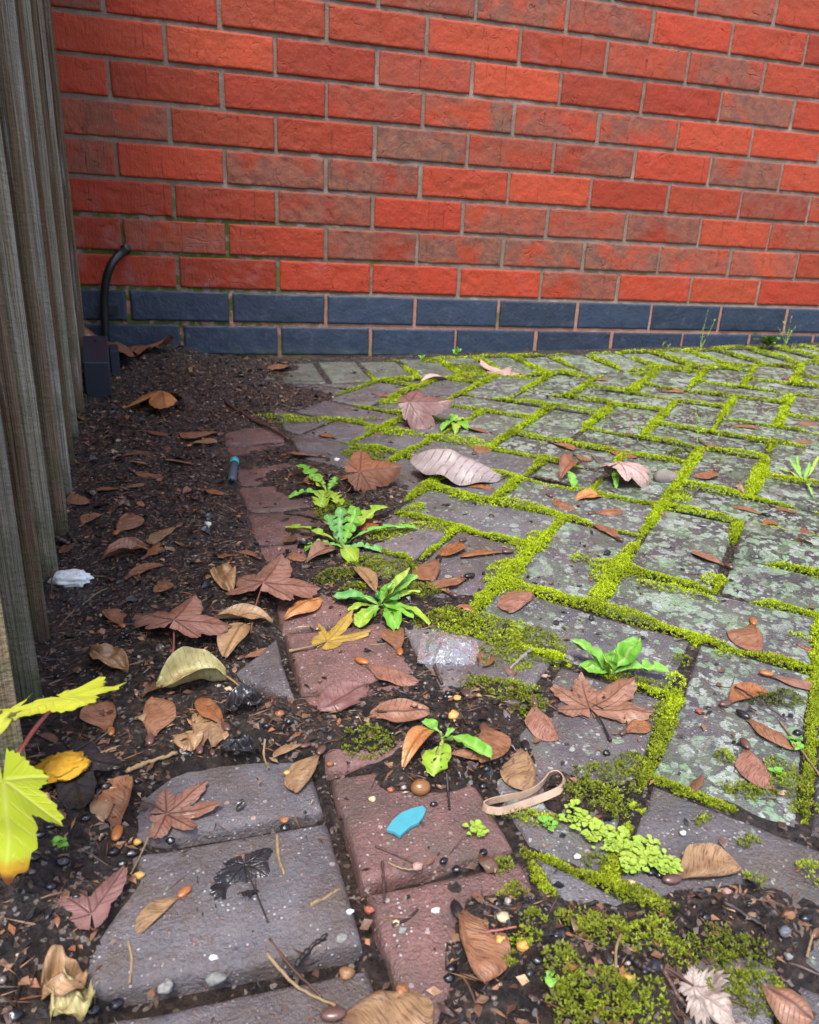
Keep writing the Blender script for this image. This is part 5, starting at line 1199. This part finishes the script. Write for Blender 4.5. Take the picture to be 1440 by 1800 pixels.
# twigs, stalks and straws
def twig(label, pts, r, col, knots=0.0, lift=0.0, name='twig', seed=0, group='twigs and stalks'):
    P_ = [at(*q[:2]) + np.array([0, 0, r + (q[2] if len(q) > 2 else 0)]) for q in pts]; r *= .75; s = spline(P_, 26); c = toground(P_[0]); s[:, 2] += r * .6 * np.array([float(vnoise(k * .7, seed, seed=71)) for k in range(26)])
    m_ = MB(); rad = r * (1 + knots * np.array([float(vnoise(k * .9, seed, seed=72)) for k in range(26)])) * np.linspace(1.1, .75, 26); tube(m_, s, rad, 7); o_ = link(name, m_.mesh(name, M_STALK[col], True, c)); o_.location = c; return tag(o_, label, 'twig', group)


for i, (lab, pts, r, col, kn) in enumerate([('dark thick stick lying diagonally left of the first lime moss line', [(398, 712), (440, 738), (508, 776)], .0042, 'brown', .3), ('grey knobbly stick on the moss right of the sachet', [(934, 1146), (915, 1162), (893, 1182)], .0022, 'grey', .4), ('dark pointed thorn under the sachet', [(764, 1176), (770, 1190), (777, 1206)], .0022, 'brown', .15), ('dark forked stalk lying across the winged seed at the right', [(1290, 1218, .005), (1330, 1245, .006), (1382, 1268)], .0010, 'dark', .2), ('long straw stem slanting off the right edge', [(1370, 1268), (1400, 1310), (1445, 1372)], .0011, 'straw', .2),
    ('dark club-headed stalk standing out on the reddish block', [(672, 1518), (674, 1550), (675, 1590)], .0013, 'brown', .3), ('brown straight stalk above the club-headed one', [(660, 1490), (690, 1502), (725, 1518)], .0009, 'brown', .2), ('yellowish curved stalk beside the club-headed one', [(682, 1518), (705, 1528), (735, 1532)], .0008, 'straw', .1), ('curved black twig on the slab near the bottom', [(520, 1702), (545, 1672), (575, 1648)], .0018, 'dark', .3), ('long brown pine-needle pair at the bottom, upper one', [(474, 1654), (515, 1705), (565, 1755)], .0011, 'brown', .1), ('long brown pine-needle pair at the bottom, lower one', [(470, 1680), (520, 1735), (590, 1772)], .0012, 'straw', .1),
    ('red stalk right of the big black-headed winged seed', [(852, 1642), (880, 1637), (908, 1632)], .0011, 'red', .1), ('dark twig in the joint at the right, upper part', [(1270, 1590), (1330, 1625), (1345, 1638)], .0016, 'dark', .3), ('pale straw lying across the lower right joint', [(1418, 1685), (1424, 1660), (1430, 1640)], .0010, 'straw', .1), ('brown twig at the bottom right, under the whitish leaf', [(1160, 1700), (1185, 1745), (1215, 1790)], .0018, 'brown', .3), ('second brown twig crossing the whitish leaf', [(1165, 1708), (1230, 1740), (1320, 1775)], .0013, 'brown', .2), ('curved straw in dark moss left of the gold stone', [(1092, 1645), (1083, 1670), (1082, 1720)], .0011, 'straw', .2),
    ('orange-brown straw standing on the slab edge at the bottom left', [(226, 1658), (232, 1690), (228, 1732)], .0011, 'straw', .2), ('thin brown stalk between pink leaf and crumpled leaf', [(272, 1450), (250, 1500), (230, 1540)], .0010, 'straw', .2), ('white peeled twig on the soil right of the fence foot', [(75, 1228), (62, 1245), (50, 1262)], .0016, 'grey', .2), ('thin upright brown stem at the fence foot', [(60, 1115), (60, 1080, .02), (60, 1072, .03)], .0010, 'brown', .1), ('thin upright straw against the fence foot above the plaster lump', [(90, 1048), (98, 1010, .02), (106, 980, .04)], .0007, 'brown', .1), ('pale straw slanting on the soil below the plaster lump', [(145, 1065), (170, 1045), (190, 1035)], .0009, 'straw', .2), ('pale straw on the soil above the tented pink leaf', [(105, 1102), (120, 1085), (130, 1075)], .0008, 'straw', .2),
    ('dark snake-like twig on the soil beside a brown winged seed', [(125, 918), (120, 940), (130, 955)], .0024, 'dark', .3), ('dark twig lying behind the large dandelion', [(500, 905), (530, 908), (560, 915)], .0018, 'dark', .3), ('straw across the soil under the yellow seedling leaf', [(155, 1335), (190, 1322), (205, 1318)], .0012, 'straw', .2), ('pale curled strip on the soil above the chalky pebble', [(222, 1362), (260, 1345), (312, 1328)], .0022, 'straw', .3), ('brown curled feather-like stalk on the slab between two seeds', [(466, 1302), (464, 1330), (472, 1352)], .0011, 'straw', .3), ('brown comb-like wing remnant on the grey slab', [(487, 1470), (490, 1510), (500, 1540)], .0014, 'straw', .3), ('pale stalk on the slab beside the earthy joint', [(545, 1594), (575, 1580), (598, 1565)], .0014, 'straw', .3), ('dark broken twig right of the pale grey ribbed leaf stalk', [(940, 842), (975, 850), (1008, 858)], .003, 'dark', .4), ('thin reddish stem standing beside the pale pink curled leaf', [(1088, 835), (1098, 800, .02), (1106, 770, .045)], .0007, 'red', .1), ('yellow curved stem beside two brown winged seeds in the middle right', [(1040, 800), (1055, 815), (1085, 822)], .0011, 'straw', .1),
    ('dark fine twig in the grit below the brown nut', [(785, 1360), (788, 1400), (790, 1425)], .0012, 'dark', .3), ('dark root across the reddish block joint', [(690, 1630), (720, 1615), (735, 1600)], .0010, 'dark', .3), ('thin straw under the three-leaved weed', [(690, 1345), (720, 1362), (750, 1370)], .0008, 'brown', .1), ('thin straw above the long pinkish winged seed', [(650, 1135), (690, 1130), (725, 1118)], .0007, 'straw', .1), ('yellow stalk near the wall foot on the left', [(480, 735), (500, 728), (520, 731)], .0007, 'straw', .1), ('hooked brown stalk in the joint at the right edge', [(1402, 1137), (1418, 1145), (1445, 1143)], .0018, 'red', .2), ('dark charred twig in the bottom moss, left one', [(1000, 1625), (1020, 1600), (1050, 1590)], .0018, 'dark', .3), ('dark charred twig in the bottom moss, right one', [(1110, 1690), (1130, 1705), (1150, 1715)], .0022, 'dark', .3)]): twig(lab, pts, r, col, kn, seed=i)

# ------------------------------------------------------------------ fine litter: scraps, needles and crumbs nobody could count
def scraps(n, seed, where):
    g_ = np.random.default_rng(seed); out, col = [], []
    pal = np.array([(.16, .08, .045), (.24, .13, .07), (.34, .22, .12), (.085, .045, .03), (.02, .017, .018), (.012, .012, .015), (.28, .11, .05), (.42, .32, .2), (.11, .065, .05)]); pal *= .8; pw = np.array([.16, .12, .04, .2, .2, .16, .06, .012, .1]); pw /= pw.sum()
    x, y = where(g_, n); z = top(x, y); n = len(x)
    L = np.minimum(.0016 * np.exp(g_.normal(0, .65, n)) * 1.35, .0042); W = L * g_.uniform(.18, .7, n); needle = g_.uniform(0, 1, n) < .22; L = np.where(needle, L * 2.6, L); W = np.where(needle, .00035, W)
    ph = g_.uniform(0, 6.28, n); tl = g_.uniform(-.25, .45, n); rl = g_.uniform(-.5, .5, n); c = pal[g_.choice(len(pal), n, p=pw)] * g_.uniform(.7, 1.3, (n, 1))
    d = np.stack([np.cos(ph) * np.cos(tl), np.sin(ph) * np.cos(tl), np.sin(tl)], -1); s = np.stack([-np.sin(ph) * np.cos(rl), np.cos(ph) * np.cos(rl), np.sin(rl)], -1); up = np.cross(d, s)
    b = np.stack([x, y, z + .0006 + .3 * L * np.abs(np.sin(tl))], -1); L, W = L[:, None], W[:, None]
    e0, e1 = b - d * L, b + d * L; m0 = b + s * W + up * W * .35; m1 = b - s * W + up * W * .35; k0 = b - d * L * .4 + up * L * .12
    T = np.stack([np.stack([e0, m1, k0], 1), np.stack([e0, k0, m0], 1), np.stack([k0, m1, e1], 1), np.stack([k0, e1, m0], 1)], 1).reshape(-1, 3, 3)
    return T, np.repeat(c, 4, 0)


def in_soil(g_, n):
    r = g_.uniform(0, 1, n) ** 1.6; y = -1.72 + 1.70 * r; x = g_.uniform(-.25, .62, n) ; k = (soil(x, y) > .0003 + .002 * g_.uniform(-1, 1, n)) & (x > fence_x(y)); return x[k], y[k]
def anywhere(g_, n):
    r = g_.uniform(0, 1, n) ** 1.8; y = -1.72 + 1.62 * r; x = g_.uniform(-.1, 1.6, n); k = x < .75 + .9 * r; return x[k], y[k]


M_SCRAP = mat_tint('litter_scraps', .45, .4)
Ta, Ca = scraps(40000, 5, in_soil); Tb, Cb = scraps(6500, 6, anywhere)
tag(link('leaf_litter', tri_mesh('leaf_litter', np.concatenate([Ta, Tb]), np.concatenate([Ca, Cb]), M_SCRAP)), 'dark litter of leaf scraps and needles over the soil and paving', 'litter', kind='stuff')
m = MB(); g_ = np.random.default_rng(8); x, y = in_soil(g_, 3200)
gc = np.array([(.02, .02, .024), (.012, .012, .014), (.12, .10, .09), (.30, .27, .25), (.28, .12, .06), (.06, .045, .04)])
for i in range(len(x)):
    r = .0007 * math.exp(g_.normal(0, .5)) * 1.35; blob(m, (x[i], y[i], float(top(x[i], y[i])) + r * .4), (r * g_.uniform(.8, 1.5), r, r * .7), i % 50, .3, 5, 6, tint=gc[g_.choice(6, p=[.3, .25, .15, .07, .08, .15])])
g_ = np.random.default_rng(21); fr = MB(); x, y = in_soil(g_, 2600); xb = g_.uniform(-.2, .34, 2400); yb = g_.uniform(-1.1, -.02, 2400); kb = (soil(xb, yb) > .001) & (xb > fence_x(yb)); x, y = np.append(x, xb[kb]), np.append(y, yb[kb]); x = np.append(x, g_.normal(.28, .14, 320)); y = np.append(y, g_.normal(-1.05, .28, 320)); pal = [(.17, .085, .046), (.11, .056, .034), (.22, .13, .07), (.055, .032, .024), (.022, .018, .018), (.20, .085, .042), (.22, .15, .09), (.018, .017, .02)]
for i in range(len(x)):
    L_ = min(.020, .0058 * math.exp(g_.normal(0, .55))); ph = g_.uniform(0, 6.28); c = np.array([x[i], y[i], 0]); d = np.array([math.cos(ph), math.sin(ph), 0]) * L_ / 2
    a, b = c - d, c + d; a[2], b[2] = float(top(a[0], a[1])) + .0006, float(top(b[0], b[1])) + .0006 + .003 * g_.uniform(0, 1) ** 2
    V, A, E, U, F = blade_verts(a, b, L_ * g_.uniform(.12, .45), p_oval if i % 3 else p_wing, g_.uniform(-.02, .16), g_.uniform(-.6, .9), g_.uniform(-.8, .8), g_.uniform(-.1, .1), 9, 5, .45, i); fr.add(V, F, tint=np.array(pal[g_.choice(8, p=[.10, .13, .05, .17, .21, .06, .03, .25])]) * g_.uniform(.7, 1.25))
tag(link('leaf_fragments', fr.mesh('leaf_fragments', mat_tint('leaf_fragments', .28, .45, .5, 300))), 'torn brown and black leaf fragments strewn over the damp soil', 'litter', kind='stuff')
tag(link('grit', m.mesh('grit', mat_tint('grit', .3, .5))), 'black and pale grit scattered through the soil and dirty joints', 'grit', kind='stuff')

# ------------------------------------------------------------------ labels for the winged seeds, from what lies beside them
LM = [(410, 835, 'the turquoise-ended tube'), (715, 1450, 'the turquoise shard'), (920, 1400, 'the rubber band'), (785, 1145, 'the clear sachet'), (124, 1020, 'the white plaster lump'), (602, 962, 'the large dandelion'), (555, 850, 'the ragged dandelion'), (668, 1070, 'the spoon-leaved weed'), (1072, 1170, 'the fresh green rosette'), (778, 1310, 'the small three-leaved weed'), (1075, 1230, 'the large brown maple leaf'), (800, 830, 'the pale grey ribbed leaf'), (490, 1040, 'the rose-brown maple leaf'), (305, 1115, 'the tented pink leaf'), (340, 1428, 'the pink star-lobed leaf'), (160, 1570, 'the crumpled plum leaf'), (1110, 840, 'the pale pink shell-curled leaf'), (1410, 955, 'the crumpled leaf at the right edge'), (275, 708, 'the arched orange leaf'), (172, 650, 'the dark sloping box'), (750, 750, 'the pink-brown pointed leaf'), (875, 655, 'the pale pink leaf by the wall'), (440, 1560, 'the black rotten leaf'), (450, 1180, 'the grey triangular block'), (797, 1260, 'the largest gold stone'), (739, 1390, 'the brown nut'), (366, 921, 'the white oval pebble'), (1020, 985, 'the round moss cushion'), (1195, 805, 'the dark dead moss clump'), (1100, 1490, 'the creeping weed'), (450, 745, 'the thick dark stick'), (1350, 600, 'the bright weed at the wall'), (60, 1450, 'the yellow seedling leaf'), (1225, 750, 'the taller pale seed-stem'), (1400, 815, 'the spindly weed at the right edge'), (912, 1164, 'the grey knobbly stick'), (335, 1203, 'the olive curled leaf'), (765, 1600, 'the whitish pebble'), (1228, 1252, 'the red-brown crumb'), (650, 845, 'the russet tent leaf'), (1380, 1230, 'the dark brown-green moss cushion')]
used = set()
def way(dx, dy):
    dy *= 1.5
    if abs(dx) > 2 * abs(dy): return 'right of' if dx > 0 else 'left of'
    if abs(dy) > 2 * abs(dx): return 'just below' if dy > 0 else 'just above'
    return ('below and ' if dy > 0 else 'above and ') + ('right of' if dx > 0 else 'left of')
for root, h, t, col, lab in SAM:
    cx, cy = (h[0] + t[0]) / 2, (h[1] + t[1]) / 2; near = sorted(LM, key=lambda q: (q[0] - cx) ** 2 + 2.2 * (q[1] - cy) ** 2)[:3]
    dx, dy = t[0] - h[0], t[1] - h[1]; pt = ('right' if dx > 0 else 'left') if abs(dx) > abs(dy) else ('towards the viewer' if dy > 0 else 'away')
    for form in ('{c} winged seed {w0} {l0}', '{c} winged seed {w0} {l0}, wing pointing {p}', '{c} winged seed {w0} {l0}, {w1} {l1}', '{c} winged seed pointing {p} {w0} {l0}, {w2} {l2}'):
        s = form.format(c=col, w0=way(cx - near[0][0], cy - near[0][1]), l0=near[0][2], w1=way(cx - near[1][0], cy - near[1][1]), l1=near[1][2], w2=way(cx - near[2][0], cy - near[2][1]), l2=near[2][2], p=pt)
        if s not in used and len(s.split()) <= 16: break
    used.add(s); root['label'] = s
